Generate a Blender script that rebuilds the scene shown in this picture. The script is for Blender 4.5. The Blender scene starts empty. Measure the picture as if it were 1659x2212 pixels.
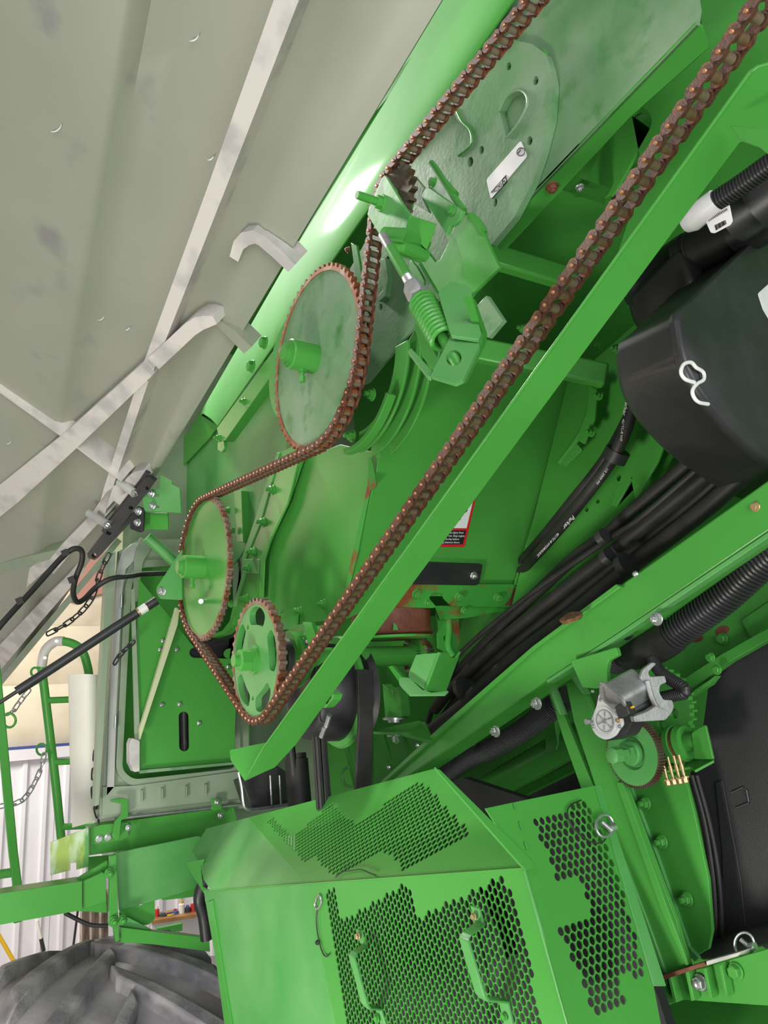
import bpy, bmesh, math, random
from mathutils import Vector, Matrix
from mathutils.geometry import tessellate_polygon
random.seed(7)
SC = bpy.context.scene
COL = SC.collection

# ------------------------------------------------------------------ camera
F, CX, CY = 1660.0, 829.5, 1106.0
CAM = Vector((0.0, 0.0, 2.58))
N_ = Vector((2660, -244, 1660)).normalized()          # machine's inward axis in camera space (right, up, forward)
V_ = Vector((-340, 7588, 1660)); V_ = (V_ - N_ * V_.dot(N_)).normalized()
H_ = N_.cross(V_)
if H_.z < 0: H_ = -H_
R_ = Matrix((-H_, N_, V_))                            # camera (right, up, fwd) -> world (X rearward, Y inward, Z up)
cam_d = bpy.data.cameras.new('camera'); cam = bpy.data.objects.new('camera', cam_d); COL.objects.link(cam)
m3 = R_ @ Matrix(((1, 0, 0), (0, 1, 0), (0, 0, -1)))
cam.matrix_world = Matrix.Translation(CAM) @ m3.to_4x4()
cam_d.sensor_fit = 'VERTICAL'; cam_d.sensor_height = 32.0; cam_d.lens = 32.0 * F / 2212.0
cam_d.clip_start = 0.05; cam_d.clip_end = 200
SC.camera = cam

# ------------------------------------------------------------------ world, lights, exposure
SC.view_settings.view_transform = 'Standard'; SC.view_settings.look = 'None'
SC.view_settings.exposure = -0.08; SC.view_settings.gamma = 1.0
SC.view_settings.use_curve_mapping = False
w = bpy.data.worlds.new('shop_air'); SC.world = w; w.use_nodes = True
bg = w.node_tree.nodes['Background']; bg.inputs[0].default_value = (0.93, 0.96, 1.0, 1); bg.inputs[1].default_value = 0.30

def area_light(name, loc, target, size, energy, col=(1, 1, 1), size_y=None):
    d = bpy.data.lights.new(name, 'AREA'); d.energy = energy; d.color = col; d.size = size
    if size_y: d.shape = 'RECTANGLE'; d.size_y = size_y
    o = bpy.data.objects.new(name, d); COL.objects.link(o); o.location = loc
    o.rotation_euler = (Vector(target) - Vector(loc)).to_track_quat('-Z', 'Y').to_euler()
    return o
area_light('high_area_light', (-4.2, 0.45, 6.2), (-1.4, 0.75, 2.9), 0.4, 290, (1, 0.98, 0.92))  # shop ceiling lamp above the front of the machine
area_light('high_area_light', (0.2, -3.2, 5.0), (-1.4, 0.8, 2.2), 2.0, 40, (1, 0.98, 0.95))  # soft general fill added above the left side, not a known lamp
area_light('guard_fill_light', (-1.1, -0.7, 1.35), (-1.2, 0.75, 1.95), 0.4, 36, (1, 0.98, 0.88))  # low fill added out of view to brighten the mesh guard
area_light('rear_fill_light', (3.2, -0.6, 2.3), (-1.2, 0.9, 2.4), 3.0, 190, (0.98, 1, 1))  # broad fill added behind the camera, not an actual window
area_light('high_area_light', (-5.6, -1.6, 4.6), (-8.0, -1.1, 3.0), 1.5, 290, (1, 0.96, 0.92))  # added only to brighten the far wall it faces

# ------------------------------------------------------------------ pixel -> place
def ray(x, y): return R_ @ Vector(((x - CX) / F, (CY - y) / F, 1.0))
def Q(x, y, z): return CAM + ray(x, y) * z            # point at camera depth z
class Pl:
    def __init__(s, p, n):
        s.p = Vector(p); s.n = Vector(n).normalized()
        if s.n.dot(CAM - s.p) < 0: s.n = -s.n
    def hit(s, x, y):
        d = ray(x, y); return CAM + d * ((s.p - CAM).dot(s.n) / d.dot(s.n))
    def off(s, d):
        return Pl(s.p + s.n * d, s.n)
def PY(y): return Pl((0, y, 0), (0, 1, 0))
def PX(x): return Pl((x, 0, 0), (1, 0, 0))
def PZ(z): return Pl((0, 0, z), (0, 0, 1))
def P3(a, b, c):
    a, b, c = Q(*a), Q(*b), Q(*c); return Pl(a, (b - a).cross(c - a))
def PE(a, b, d=(0, 1, 0)): return Pl(a, (Vector(b) - Vector(a)).cross(Vector(d)))
def HY(x, y, Y): return PY(Y).hit(x, y)
def HX(x, y, X): return PX(X).hit(x, y)

# ------------------------------------------------------------------ materials
def srgb(r, g, b):
    f = lambda c: (c / 255 / 12.92) if c / 255 <= 0.04045 else ((c / 255 + 0.055) / 1.055) ** 2.4
    return (f(r), f(g), f(b), 1)
def material(name, c1, c2=None, rough=0.45, metal=0.0, scale=8.0, lo=0.4, hi=0.65, bump=0.0, bscale=60, stretch=(1, 1, 1), coat=0.0, c3=None, lo3=.6, hi3=.7, sc3=20.0, r2=None):
    m = bpy.data.materials.new(name); m.use_nodes = True
    nt = m.node_tree; N = nt.nodes; L = nt.links; b = N['Principled BSDF']
    b.inputs['Roughness'].default_value = rough; b.inputs['Metallic'].default_value = metal
    if coat: b.inputs['Coat Weight'].default_value = coat; b.inputs['Coat Roughness'].default_value = .12
    b.inputs['Base Color'].default_value = c1; b.inputs['Specular IOR Level'].default_value = .3 if name.startswith('green') else .5
    tc = N.new('ShaderNodeTexCoord'); mp = N.new('ShaderNodeMapping'); L.new(tc.outputs['Object'], mp.inputs[0]); mp.inputs['Scale'].default_value = stretch
    out = None
    if c2:
        nz = N.new('ShaderNodeTexNoise'); nz.inputs['Scale'].default_value = scale; nz.inputs['Detail'].default_value = 6; L.new(mp.outputs[0], nz.inputs[0])
        rp = N.new('ShaderNodeValToRGB'); rp.color_ramp.elements[0].position = lo; rp.color_ramp.elements[1].position = hi
        rp.color_ramp.elements[0].color = c1; rp.color_ramp.elements[1].color = c2
        L.new(nz.outputs['Fac'], rp.inputs[0]); out = rp.outputs[0]
        if r2 is not None:
            mr = N.new('ShaderNodeMapRange'); mr.inputs[1].default_value = lo; mr.inputs[2].default_value = hi; mr.inputs[3].default_value = rough; mr.inputs[4].default_value = r2
            L.new(nz.outputs['Fac'], mr.inputs[0]); L.new(mr.outputs[0], b.inputs['Roughness'])
        if c3:
            n3 = N.new('ShaderNodeTexNoise'); n3.inputs['Scale'].default_value = sc3; n3.inputs['Detail'].default_value = 8; L.new(mp.outputs[0], n3.inputs[0])
            mr = N.new('ShaderNodeMapRange'); mr.inputs[1].default_value = lo3; mr.inputs[2].default_value = hi3; L.new(n3.outputs['Fac'], mr.inputs[0])
            mx = N.new('ShaderNodeMix'); mx.data_type = 'RGBA'; L.new(mr.outputs[0], mx.inputs[0]); L.new(out, mx.inputs[6]); mx.inputs[7].default_value = c3; out = mx.outputs[2]
        L.new(out, b.inputs['Base Color'])
    if bump:
        nb = N.new('ShaderNodeTexNoise'); nb.inputs['Scale'].default_value = bscale; nb.inputs['Detail'].default_value = 4; L.new(mp.outputs[0], nb.inputs[0])
        bp = N.new('ShaderNodeBump'); bp.inputs['Strength'].default_value = bump; bp.inputs['Distance'].default_value = .004
        L.new(nb.outputs['Fac'], bp.inputs['Height']); L.new(bp.outputs[0], b.inputs['Normal'])
    return m
GRN = material('green_paint', srgb(70, 146, 60), srgb(76, 154, 66), .3, scale=3, bump=.05, bscale=40)
GRC = material('green_paint_glossy', srgb(66, 150, 58), srgb(78, 166, 66), .8, scale=3, coat=.1)
TTD = material('dark_tooth_steel', srgb(92, 86, 70), srgb(84, 60, 44), .5, .3, scale=30)
GRD = material('green_paint_dust_sheen', srgb(78, 134, 78), srgb(150, 168, 144), .26, scale=5, lo=.3, hi=.8, bump=.1, bscale=110, c3=srgb(56, 122, 56), lo3=.55, hi3=.75, sc3=14)  # pale grey mottling stands for dust and the ceiling's reflection
GRF = material('green_paint_film', srgb(70, 146, 70), srgb(108, 166, 102), .4, scale=4, lo=.35, hi=.75, bump=.08, bscale=40)
GRR = material('green_paint_rusted', srgb(62, 150, 58), srgb(130, 72, 44), .6, scale=9, lo=.52, hi=.6, bump=.2, bscale=60)
RUS = material('rusty_steel', srgb(104, 62, 42), srgb(66, 40, 28), .65, .1, scale=220, lo=.35, hi=.7, bump=.4, bscale=900, c3=srgb(166, 88, 40), lo3=.55, hi3=.75, sc3=60)
RUD = material('rusty_casting', srgb(104, 56, 42), srgb(140, 86, 66), .6, .1, scale=14, lo=.4, hi=.65, bump=.3, bscale=80, c3=srgb(72, 130, 66), lo3=.66, hi3=.7, sc3=9)
ROL = material('worn_roller_steel', srgb(124, 112, 94), srgb(112, 84, 62), .35, .2, scale=50)
PIN = material('bright_pin_steel', srgb(204, 150, 112), srgb(190, 130, 90), .35, .6, scale=90)
TTH = material('worn_tooth_steel', srgb(150, 128, 116), srgb(140, 84, 56), .45, .6, scale=30, lo=.45, hi=.6)
TTR = material('rusty_tooth_steel', srgb(150, 84, 48), srgb(170, 140, 116), .5, .4, scale=40, lo=.5, hi=.65)
STL = material('zinc_steel', srgb(205, 205, 205), srgb(180, 182, 186), .3, .85, scale=40)
ALU = material('cast_aluminium', srgb(176, 176, 178), srgb(150, 146, 146), .5, .6, scale=25, bump=.15, bscale=200)
ZPL = material('plain_zinc_plate', srgb(236, 234, 230), srgb(222, 222, 220), .45, .0, scale=20)
BRZ = material('yellow_zinc', srgb(206, 178, 124), srgb(186, 162, 126), .35, .7, scale=40)
BLK = material('black_plastic', srgb(40, 39, 41), srgb(50, 49, 51), .42, scale=12, bump=.06, bscale=120)
RUB = material('black_rubber_hose', srgb(34, 32, 33), srgb(48, 45, 44), .55, scale=14, stretch=(1, 1, 1))
FLP = material('black_rubber_sheet', srgb(38, 37, 40), srgb(52, 51, 53), .6, scale=3, bump=.2, bscale=300)
TYR = material('dusty_tyre_rubber', srgb(150, 144, 150), srgb(184, 177, 180), .8, scale=7, lo=.35, hi=.72, bump=.25, bscale=60, c3=srgb(140, 122, 112), lo3=.55, hi3=.72, sc3=3)
LUG = material('tyre_lug_rubber', srgb(118, 115, 120), srgb(174, 168, 168), .82, scale=11, lo=.4, hi=.7, bump=.4, bscale=90)
GRY = material('grey_door_plastic', srgb(158, 160, 144), srgb(146, 150, 134), .42, scale=2.2, lo=.35, hi=.7, bump=.04, bscale=20, c3=srgb(134, 134, 131), lo3=.62, hi3=.76, sc3=7)
GRB = material('grey_rib_paint', srgb(212, 205, 199), srgb(180, 176, 174), .45, scale=9, lo=.45, hi=.6)
GGP = material('grey_green_trim', srgb(134, 152, 124), srgb(150, 164, 142), .5, scale=4)
LGR = material('light_grey_trim', srgb(172, 172, 166), srgb(186, 186, 180), .5, scale=6)
WHT = material('white_plastic', srgb(236, 230, 216), srgb(244, 240, 230), .5, scale=4)
STK = material('white_sticker', srgb(228, 224, 224), srgb(218, 214, 214), .4, scale=30)
INK = material('black_ink', srgb(24, 24, 26), None, .6)
RED = material('red_print', srgb(208, 36, 44), None, .45)
WPR = material('white_print', srgb(238, 238, 236), None, .5)
WAL = material('white_metal_siding', srgb(232, 226, 228), srgb(240, 236, 236), .5, scale=2)
INS = material('cream_insulation', srgb(232, 218, 190), srgb(214, 196, 166), .7, scale=5, lo=.5, hi=.8, bump=.4, bscale=9)
CON = material('concrete', srgb(150, 146, 140), srgb(130, 127, 122), .8, scale=3)
YEL = material('yellow_paint', srgb(232, 186, 40), None, .5)
WOD = material('wood_board', srgb(176, 132, 84), srgb(150, 104, 64), .6, scale=8)
SAL = material('salmon_panel', srgb(196, 140, 124), None, .6)
TAN = material('tan_cloth', srgb(186, 170, 156), srgb(150, 134, 122), .8, scale=12)
BLU = material('blue_strip', srgb(60, 80, 150), None, .5)
SHN = material('lime_sheen_paint', srgb(164, 184, 92), srgb(206, 222, 196), .25, .15, scale=30, lo=.42, hi=.6, stretch=(1, 1, .3), c3=srgb(96, 160, 84), lo3=.55, hi3=.62, sc3=24)  # lime and white streaks paint the end plate's reflections into its colour
COLS = [material('tin_' + n, srgb(*c), None, .4) for n, c in (('red', (190, 50, 46)), ('white', (226, 222, 214)), ('yellow', (214, 176, 60)), ('dark', (60, 58, 62)), ('blue', (70, 100, 160)))]

# ------------------------------------------------------------------ scene graph
def thing(name, label, cat, loc=(0, 0, 0), group=None):
    o = bpy.data.objects.new(name, None); COL.objects.link(o); o.location = Vector(loc)
    o.empty_display_size = .05
    o['label'] = label; o['category'] = cat
    if group: o['group'] = group
    return o
def origin(o):
    p = Vector((0, 0, 0))
    while o is not None: p = p + o.location; o = o.parent
    return p
def put(name, bm, mat, parent=None, smooth=40, bev=0.0, label=None, kind=None, loc=None):
    """link a bmesh built in world coordinates as ONE mesh object under parent"""
    o0 = origin(parent) if parent is not None else (Vector(loc) if loc is not None else Vector((0, 0, 0)))
    bmesh.ops.recalc_face_normals(bm, faces=bm.faces)
    for v in bm.verts: v.co = v.co - o0
    me = bpy.data.meshes.new(name); bm.to_mesh(me); bm.free()
    if smooth:
        for p in me.polygons: p.use_smooth = True
        me.set_sharp_from_angle(angle=math.radians(smooth))
    for mm in (mat if isinstance(mat, (list, tuple)) else [mat]): me.materials.append(mm)
    o = bpy.data.objects.new(name, me); COL.objects.link(o)
    if parent is not None: o.parent = parent
    else: o.location = o0
    if bev:
        b = o.modifiers.new('edge', 'BEVEL'); b.width = bev; b.segments = 2; b.limit_method = 'ANGLE'; b.angle_limit = math.radians(40)
        b.use_clamp_overlap = True
    if label: o['label'] = label
    if kind: o['kind'] = kind
    return o
def copy_at(src, parent, mw):
    c = src.copy(); COL.objects.link(c); c.parent = parent
    c.matrix_local = Matrix.Translation(-origin(parent)) @ mw if parent is not None else mw
    return c

# ------------------------------------------------------------------ shapes (all add to a bmesh, world coordinates)
def BM(): return bmesh.new()
def prism(bm, outer, d, holes=()):
    """outer, holes: lists of 3D points in one plane; d: extrusion vector"""
    d = Vector(d); loops = [[Vector(p) for p in outer]] + [[Vector(p) for p in h] for h in holes]
    top = [[bm.verts.new(p) for p in l] for l in loops]; bot = [[bm.verts.new(p + d) for p in l] for l in loops]
    if len(loops) == 1:
        bm.faces.new(top[0]); bm.faces.new(bot[0][::-1])
    else:
        ft, fb = sum(top, []), sum(bot, [])
        for t in tessellate_polygon(loops):
            if len(set(t)) < 3: continue
            try: bm.faces.new([ft[i] for i in t]); bm.faces.new([fb[i] for i in t[::-1]])
            except ValueError: pass
    for a, b in zip(top, bot):
        n = len(a)
        for i in range(n): bm.faces.new((a[i], a[(i + 1) % n], b[(i + 1) % n], b[i]))
    return bm
def basis(ax):
    ax = Vector(ax).normalized(); u = ax.orthogonal().normalized(); return u, ax.cross(u), ax
def tube(bm, pts, r, seg=12, cap=True, rfun=None):
    pts = [Vector(p) for p in pts]; n = len(pts); prev = None; u = None
    for i, p in enumerate(pts):
        t = (pts[min(i + 1, n - 1)] - pts[max(i - 1, 0)]).normalized()
        if u is None: u = t.orthogonal().normalized()
        else: u = (u - t * u.dot(t)).normalized()
        v = t.cross(u); rr = rfun(i) if rfun else (r[i] if isinstance(r, (list, tuple)) else r)
        ring = [bm.verts.new(p + (u * math.cos(2 * math.pi * k / seg) + v * math.sin(2 * math.pi * k / seg)) * rr) for k in range(seg)]
        if prev:
            for k in range(seg): bm.faces.new((prev[k], prev[(k + 1) % seg], ring[(k + 1) % seg], ring[k]))
        elif cap: bm.faces.new(ring[::-1])
        prev = ring
    if cap: bm.faces.new(prev)
    return bm
def cyl(bm, a, b, r, seg=24, r2=None): return tube(bm, [a, b], [r, r if r2 is None else r2], seg)
def lathe(bm, base, ax, prof, seg=32, phase=0, cap=True):
    """prof: list of (distance along ax, radius)"""
    u, v, a = basis(ax); prev = None; base = Vector(base)
    for h, r in prof:
        c = base + a * h
        ring = [bm.verts.new(c + (u * math.cos(2 * math.pi * k / seg + phase) + v * math.sin(2 * math.pi * k / seg + phase)) * max(r, 1e-5)) for k in range(seg)]
        if prev:
            for k in range(seg): bm.faces.new((prev[k], prev[(k + 1) % seg], ring[(k + 1) % seg], ring[k]))
        elif cap: bm.faces.new(ring[::-1])
        prev = ring
    if cap: bm.faces.new(prev)
    return bm
def box(bm, c, ex, ey, ez):
    c, ex, ey, ez = Vector(c), Vector(ex), Vector(ey), Vector(ez)
    q = [c - ex - ey - ez, c + ex - ey - ez, c + ex + ey - ez, c - ex + ey - ez]
    return prism(bm, q, ez * 2)
def bar(bm, a, b, w, h, up=(0, 0, 1)):
    a, b = Vector(a), Vector(b); t = (b - a).normalized(); up = Vector(up); s = t.cross(up).normalized(); u = s.cross(t)
    return box(bm, (a + b) / 2, (b - a) / 2, s * w / 2, u * h / 2)
def spline(pts, n=8):
    """Catmull-Rom through 3D points"""
    pts = [Vector(p) for p in pts]; out = []
    ext = [pts[0] * 2 - pts[1]] + pts + [pts[-1] * 2 - pts[-2]]
    for i in range(1, len(ext) - 2):
        a, b, c, d = ext[i - 1:i + 3]
        for k in range(n):
            t = k / n
            out.append(.5 * ((2 * b) + (c - a) * t + (2 * a - 5 * b + 4 * c - d) * t * t + (3 * b - a - 3 * c + d) * t ** 3))
    out.append(pts[-1]); return out
def loft(bm, rows):
    vr = [[bm.verts.new(p) for p in r] for r in rows]
    for a, b in zip(vr, vr[1:]):
        for i in range(len(a) - 1): bm.faces.new((a[i], a[i + 1], b[i + 1], b[i]))
    return bm
def thicken(bm, d):
    """give an open sheet thickness d away along vector d"""
    geo = bmesh.ops.extrude_face_region(bm, geom=bm.faces[:])
    for v in [g for g in geo['geom'] if isinstance(g, bmesh.types.BMVert)]: v.co += Vector(d)
    return bm
def rnd(pts, r, n=4):
    """fillet a pixel polygon"""
    out = []; m = len(pts)
    for i in range(m):
        p0, p, p1 = (Vector(pts[i - 1]).to_2d(), Vector(pts[i]).to_2d(), Vector(pts[(i + 1) % m]).to_2d())
        rr = pts[i][2] if len(pts[i]) > 2 else r
        a, b = p0 - p, p1 - p; k = min(rr, a.length * .45, b.length * .45)
        if k < .5: out.append(tuple(p)); continue
        A, B = p + a.normalized() * k, p + b.normalized() * k
        for j in range(n + 1):
            t = j / n; q = A * (1 - t) ** 2 + p * 2 * t * (1 - t) + B * t * t; out.append(tuple(q))
    return out
def ell(cx, cy, rx, ry, rot=0, n=18):
    c, s = math.cos(math.radians(rot)), math.sin(math.radians(rot))
    return [(cx + rx * math.cos(a) * c - ry * math.sin(a) * s, cy + rx * math.cos(a) * s + ry * math.sin(a) * c) for a in (2 * math.pi * k / n for k in range(n))]
def slot(x0, y0, x1, y1, r, n=7):
    a = math.atan2(y1 - y0, x1 - x0); out = []
    for k in range(n + 1): t = a - math.pi / 2 + math.pi * k / n; out.append((x1 + r * math.cos(t), y1 + r * math.sin(t)))
    for k in range(n + 1): t = a + math.pi / 2 + math.pi * k / n; out.append((x0 + r * math.cos(t), y0 + r * math.sin(t)))
    return out
def plate(parent, name, pix, pl, th, mat, holes=(), bev=.001, label=None, kind=None, loc=None):
    """a sheet cut to the given outline lying in plane pl, th thick behind it"""
    bm = prism(BM(), [pl.hit(*p[:2]) for p in pix], -pl.n * th, [[pl.hit(*p[:2]) for p in h] for h in holes])
    return put(name, bm, mat, parent, smooth=30, bev=0 if holes else bev, label=label, kind=kind, loc=loc)
def pcyl(parent, name, px, py, pl, r, l0, l1, mat, seg=28, label=None, ax=None):
    """cylinder on plane pl at a pixel, from l0 to l1 along the plane normal"""
    c = pl.hit(px, py); a = pl.n if ax is None else Vector(ax)
    return put(name, cyl(BM(), c + a * l0, c + a * l1, r, seg), mat, parent, label=label)
# bolts: shared meshes, axis +Z, flange radius 1
def _boltmesh(name, mat, stud):
    bm = BM(); lathe(bm, (0, 0, 0), (0, 0, 1), [(0, 1), (.12, 1), (.2, .92)], 20)
    lathe(bm, (0, 0, .18), (0, 0, 1), [(0, .78), (.55, .78), (.65, .66)], 6)
    lathe(bm, (0, 0, .8), (0, 0, 1), [(0, .42), (stud, .42), (stud + .06, .34)], 12) if stud else None
    o = put(name, bm, mat); me = o.data; bpy.data.objects.remove(o); return me
BOLT = {('g', 0): _boltmesh('hex_bolt', GRN, 0), ('g', 1): _boltmesh('hex_stud', GRN, .7), ('s', 0): _boltmesh('steel_bolt', STL, 0), ('s', 1): _boltmesh('steel_stud', STL, .35),
        ('b', 0): _boltmesh('brass_bolt', BRZ, 0), ('r', 1): _boltmesh('rusty_stud', RUD, .3)}
def bolt(parent, px, py, pl, rpx, k='g', stud=0, name='bolt', tilt=None):
    c = pl.hit(px, py); z = (c - CAM).length; r = rpx * z / F
    o = bpy.data.objects.new(name, BOLT[(k, stud)]); COL.objects.link(o); o.parent = parent
    n = pl.n if tilt is None else Vector(tilt).normalized()
    q = n.to_track_quat('Z', 'Y').to_matrix() @ Matrix.Rotation(random.uniform(0, 1), 3, 'Z')
    o.matrix_local = Matrix.Translation(c - origin(parent)) @ (q * r).to_4x4()
    return o
def text(parent, body, pl, x0, y0, x1, y1, px_h, mat, name='lettering', ext=.0002, align='LEFT'):
    """raised lettering on plane pl: baseline from pixel (x0,y0) towards (x1,y1), letter height px_h pixels"""
    a, b = pl.hit(x0, y0), pl.hit(x1, y1); e1 = (b - a).normalized(); n = pl.n; e2 = n.cross(e1)
    h = px_h * (a - CAM).length / F
    cu = bpy.data.curves.new(name, 'FONT'); cu.body = body; cu.size = h * 1.4; cu.extrude = ext; cu.align_x = align; cu.resolution_u = 3
    o = bpy.data.objects.new(name, cu); COL.objects.link(o); o.parent = parent; cu.materials.append(mat)
    m = Matrix((e1, e2, n)).transposed().to_4x4(); bpy.context.view_layer.update()
    me = bpy.data.meshes.new_from_object(o.evaluated_get(bpy.context.evaluated_depsgraph_get())); bpy.data.objects.remove(o)
    o = bpy.data.objects.new(name, me); COL.objects.link(o); o.parent = parent
    o.matrix_local = Matrix.Translation(a + n * .0006 - origin(parent)) @ m
    return o
def corr(bm, pts, r0, r1, pitch, seg=14):
    """corrugated conduit along a 3D path"""
    path = [Vector(p) for p in pts]; L = [0]
    for a, b in zip(path, path[1:]): L.append(L[-1] + (b - a).length)
    n = int(L[-1] / pitch) * 4; out = []; j = 0
    for i in range(n + 1):
        s = L[-1] * i / n
        while j < len(L) - 2 and L[j + 1] < s: j += 1
        out.append(path[j].lerp(path[j + 1], (s - L[j]) / max(1e-9, L[j + 1] - L[j])))
    return tube(bm, out, r0, seg, True, lambda i: (r1, r1, r0, r0)[i % 4])
# ================================================================== setting
def struct(name, bm, mat, **k):
    o = put(name, bm, mat, None, **k); o['kind'] = 'structure'; return o
struct('floor', box(BM(), (-2.5, 0, -.05), (6.5, 0, 0), (0, 6, 0), (0, 0, .05)), CON)
WX = -8.0
wall = struct('wall_front', box(BM(), (WX - .1, 0, 3.0), (.05, 0, 0), (0, 6, 0), (0, 0, 3.0)), WAL)
for k in range(13):                                                     # ribbed metal siding, one panel each .9 m
    y0 = -5.8 + k * .9; bm = BM()
    prof = [(0, 0)]
    for j in range(5):
        c = (j + .5) * .178
        prof += [(c - .03, 0), (c - .016, .028), (c + .016, .028), (c + .03, 0)]
    prof += [(.89, 0)]
    rows = [[Vector((WX - .045 + d, y0 + y, z)) for y, d in prof] for z in (.0, 2.02)]
    put('siding_panel', loft(bm, rows), WAL, wall, smooth=0)
put('wall_trim', box(BM(), (WX - .02, 0, 2.06), (.04, 0, 0), (0, 6, 0), (0, 0, .05)), WAL, wall)
put('blue_strip', box(BM(), (WX - .02, 0, 2.118), (.044, 0, 0), (0, 6, 0), (0, 0, .008)), BLU, wall)
for k in range(7):                                                      # quilted insulation sheets above the siding
    z0 = 2.13 + k * .55; bm = BM(); rows = []
    for i in range(7):
        t = i / 6; rows.append([Vector((WX - .04 + .05 * math.sin(math.pi * t) ** .6 + .01 * math.sin(y * 5 + k), y * .4 - 6, z0 + .55 * t)) for y in range(31)])
    put('insulation_sheet', loft(bm, rows), INS, wall)

plate(None, 'hanging_panel', [(150, 1300), (250, 1275), (250, 1130), (165, 1130)], PX(-7.95), .03, SAL)
o = bpy.data.objects['hanging_panel']; o['label'] = 'salmon pink panel hung high on the far wall behind the dangling black chain'; o['category'] = 'panel'
# things standing against the far wall
def wall_pole(name, label, p0, p1, X, r, mat, extra=None):
    a, b = HX(*p0, X), HX(*p1, X); a2 = a + (b - a) * ((a.z - .02) / max(.01, a.z - b.z)) if b.z < a.z else b
    t = thing(name, label, 'pole', a2)
    put('shaft', cyl(BM(), a, a2, r, 12), mat, t)
    if extra: extra(t, a, a2)
    return t
wall_pole('yellow_handle', 'yellow tool handle leaning against the white siding beyond the tyre', (-4, 2018), (48, 2108), -7.3, .016, YEL,
          lambda t, a, b: put('tool_head', box(BM(), b + Vector((0, 0, .06)), (.02, 0, 0), (0, .14, 0), (0, 0, .05)), TAN, t))
wall_pole('broom_handle', 'thin white broom handle with dark grip leaning on the siding', (80, 1988), (100, 2080), -7.4, .012, WHT,
          lambda t, a, b: put('grip', cyl(BM(), a.lerp(b, .19), a.lerp(b, .32), .016, 12), BLK, t))
wall_pole('dark_rod', 'thin dark rod leaning on the siding beside the tan curtain', (168, 1968), (156, 2062), -7.5, .010, BLK)
bm = BM(); rows = []
for i in range(25):
    t = i / 24; x = 172 + 62 * t
    rows.append([HX(x, y, -7.35 + .05 * math.sin(t * 19)) for y in (1920, 2000, 2190)])
o = put('tan_curtain', loft(bm, rows), TAN); o['label'] = 'tan pleated curtain hanging on the far wall below the beam'; o['category'] = 'curtain'
sh = thing('wall_shelf', 'brown wooden wall shelf seen between the cab plates and the mesh guard', 'shelf', HX(380, 1985, -6.9))
plate(sh, 'board', [(328, 1989), (446, 1971), (446, 1978), (328, 1997)], PX(-6.8), .25, WOD)
plate(sh, 'back_board', [(328, 1997), (446, 1978), (446, 2060), (328, 2060)], PX(-6.95), .02, WAL)
names = [('spray_can', 'can'), ('bottle', 'bottle'), ('tin', 'tin')]
for i, (px, h, w, ci) in enumerate([(339, 30, 4, 0), (352, 14, 8, 3), (366, 12, 9, 2), (378, 18, 6, 4), (392, 34, 6, 1), (405, 22, 6, 3), (417, 30, 5, 0), (427, 24, 5, 1), (437, 32, 5, 2)]):
    yb = 1989 - (px - 328) * 18 / 118; X = -6.9
    a, b = HX(px, yb - 1, X), HX(px, yb - h, X); r = w * (a - CAM).length / F
    desc = ['red spray can at the end of the wall shelf', 'squat dark tin on the wall shelf', 'squat yellow tin on the wall shelf', 'small blue can on the wall shelf', 'tall white bottle on the wall shelf', 'dark bottle right of the tall white bottle on the wall shelf', 'red can near the black hose on the wall shelf', 'white can between red and yellow cans on the wall shelf', 'yellow can nearest the mesh guard on the wall shelf'][i]
    t = thing(['spray_can', 'paint_tin', 'paint_tin', 'spray_can', 'bottle', 'bottle', 'spray_can', 'spray_can', 'spray_can'][i], desc, 'can' if i not in (4, 5) else 'bottle', a, 'cans and bottles on the wall shelf')
    H = (b - a).length
    put('body', lathe(BM(), a, (0, 0, 1), [(0, r), (H * .75, r), (H * .82, r * .55)], 12), COLS[ci], t)
    put('cap', lathe(BM(), a + Vector((0, 0, H * .82)), (0, 0, 1), [(0, r * .5), (H * .18, r * .5)], 10), COLS[(ci + 1) % 5], t)

# ================================================================== combine body shell (what closes the space behind the drives)
body = thing('combine_body', 'dark green inner body sheets of the combine behind the drives and hoses', 'machine', (-1.4, 1.7, .5))
put('side_sheet', box(BM(), (-1.2, 1.76, 2.2), (1.9, 0, 0), (0, .01, 0), (0, 0, 1.9)), GRN, body)
put('lamp_block', box(BM(), (-3.10, 1.235, 3.02), (.15, 0, 0), (0, .525, 0), (0, 0, 1.02)), GGP, body)  # block added to keep the front lamp off the lower drives
put('shade_deck', box(BM(), (-1.2, 1.35, 4.0), (1.9, 0, 0), (0, .42, 0), (0, 0, .015)), GRN, body)  # unseen slab added overhead to shade the recess
put('belly_sheet', box(BM(), (-1.2, 1.35, .55), (1.9, 0, 0), (0, .42, 0), (0, 0, .015)), BLK, body)
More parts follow.
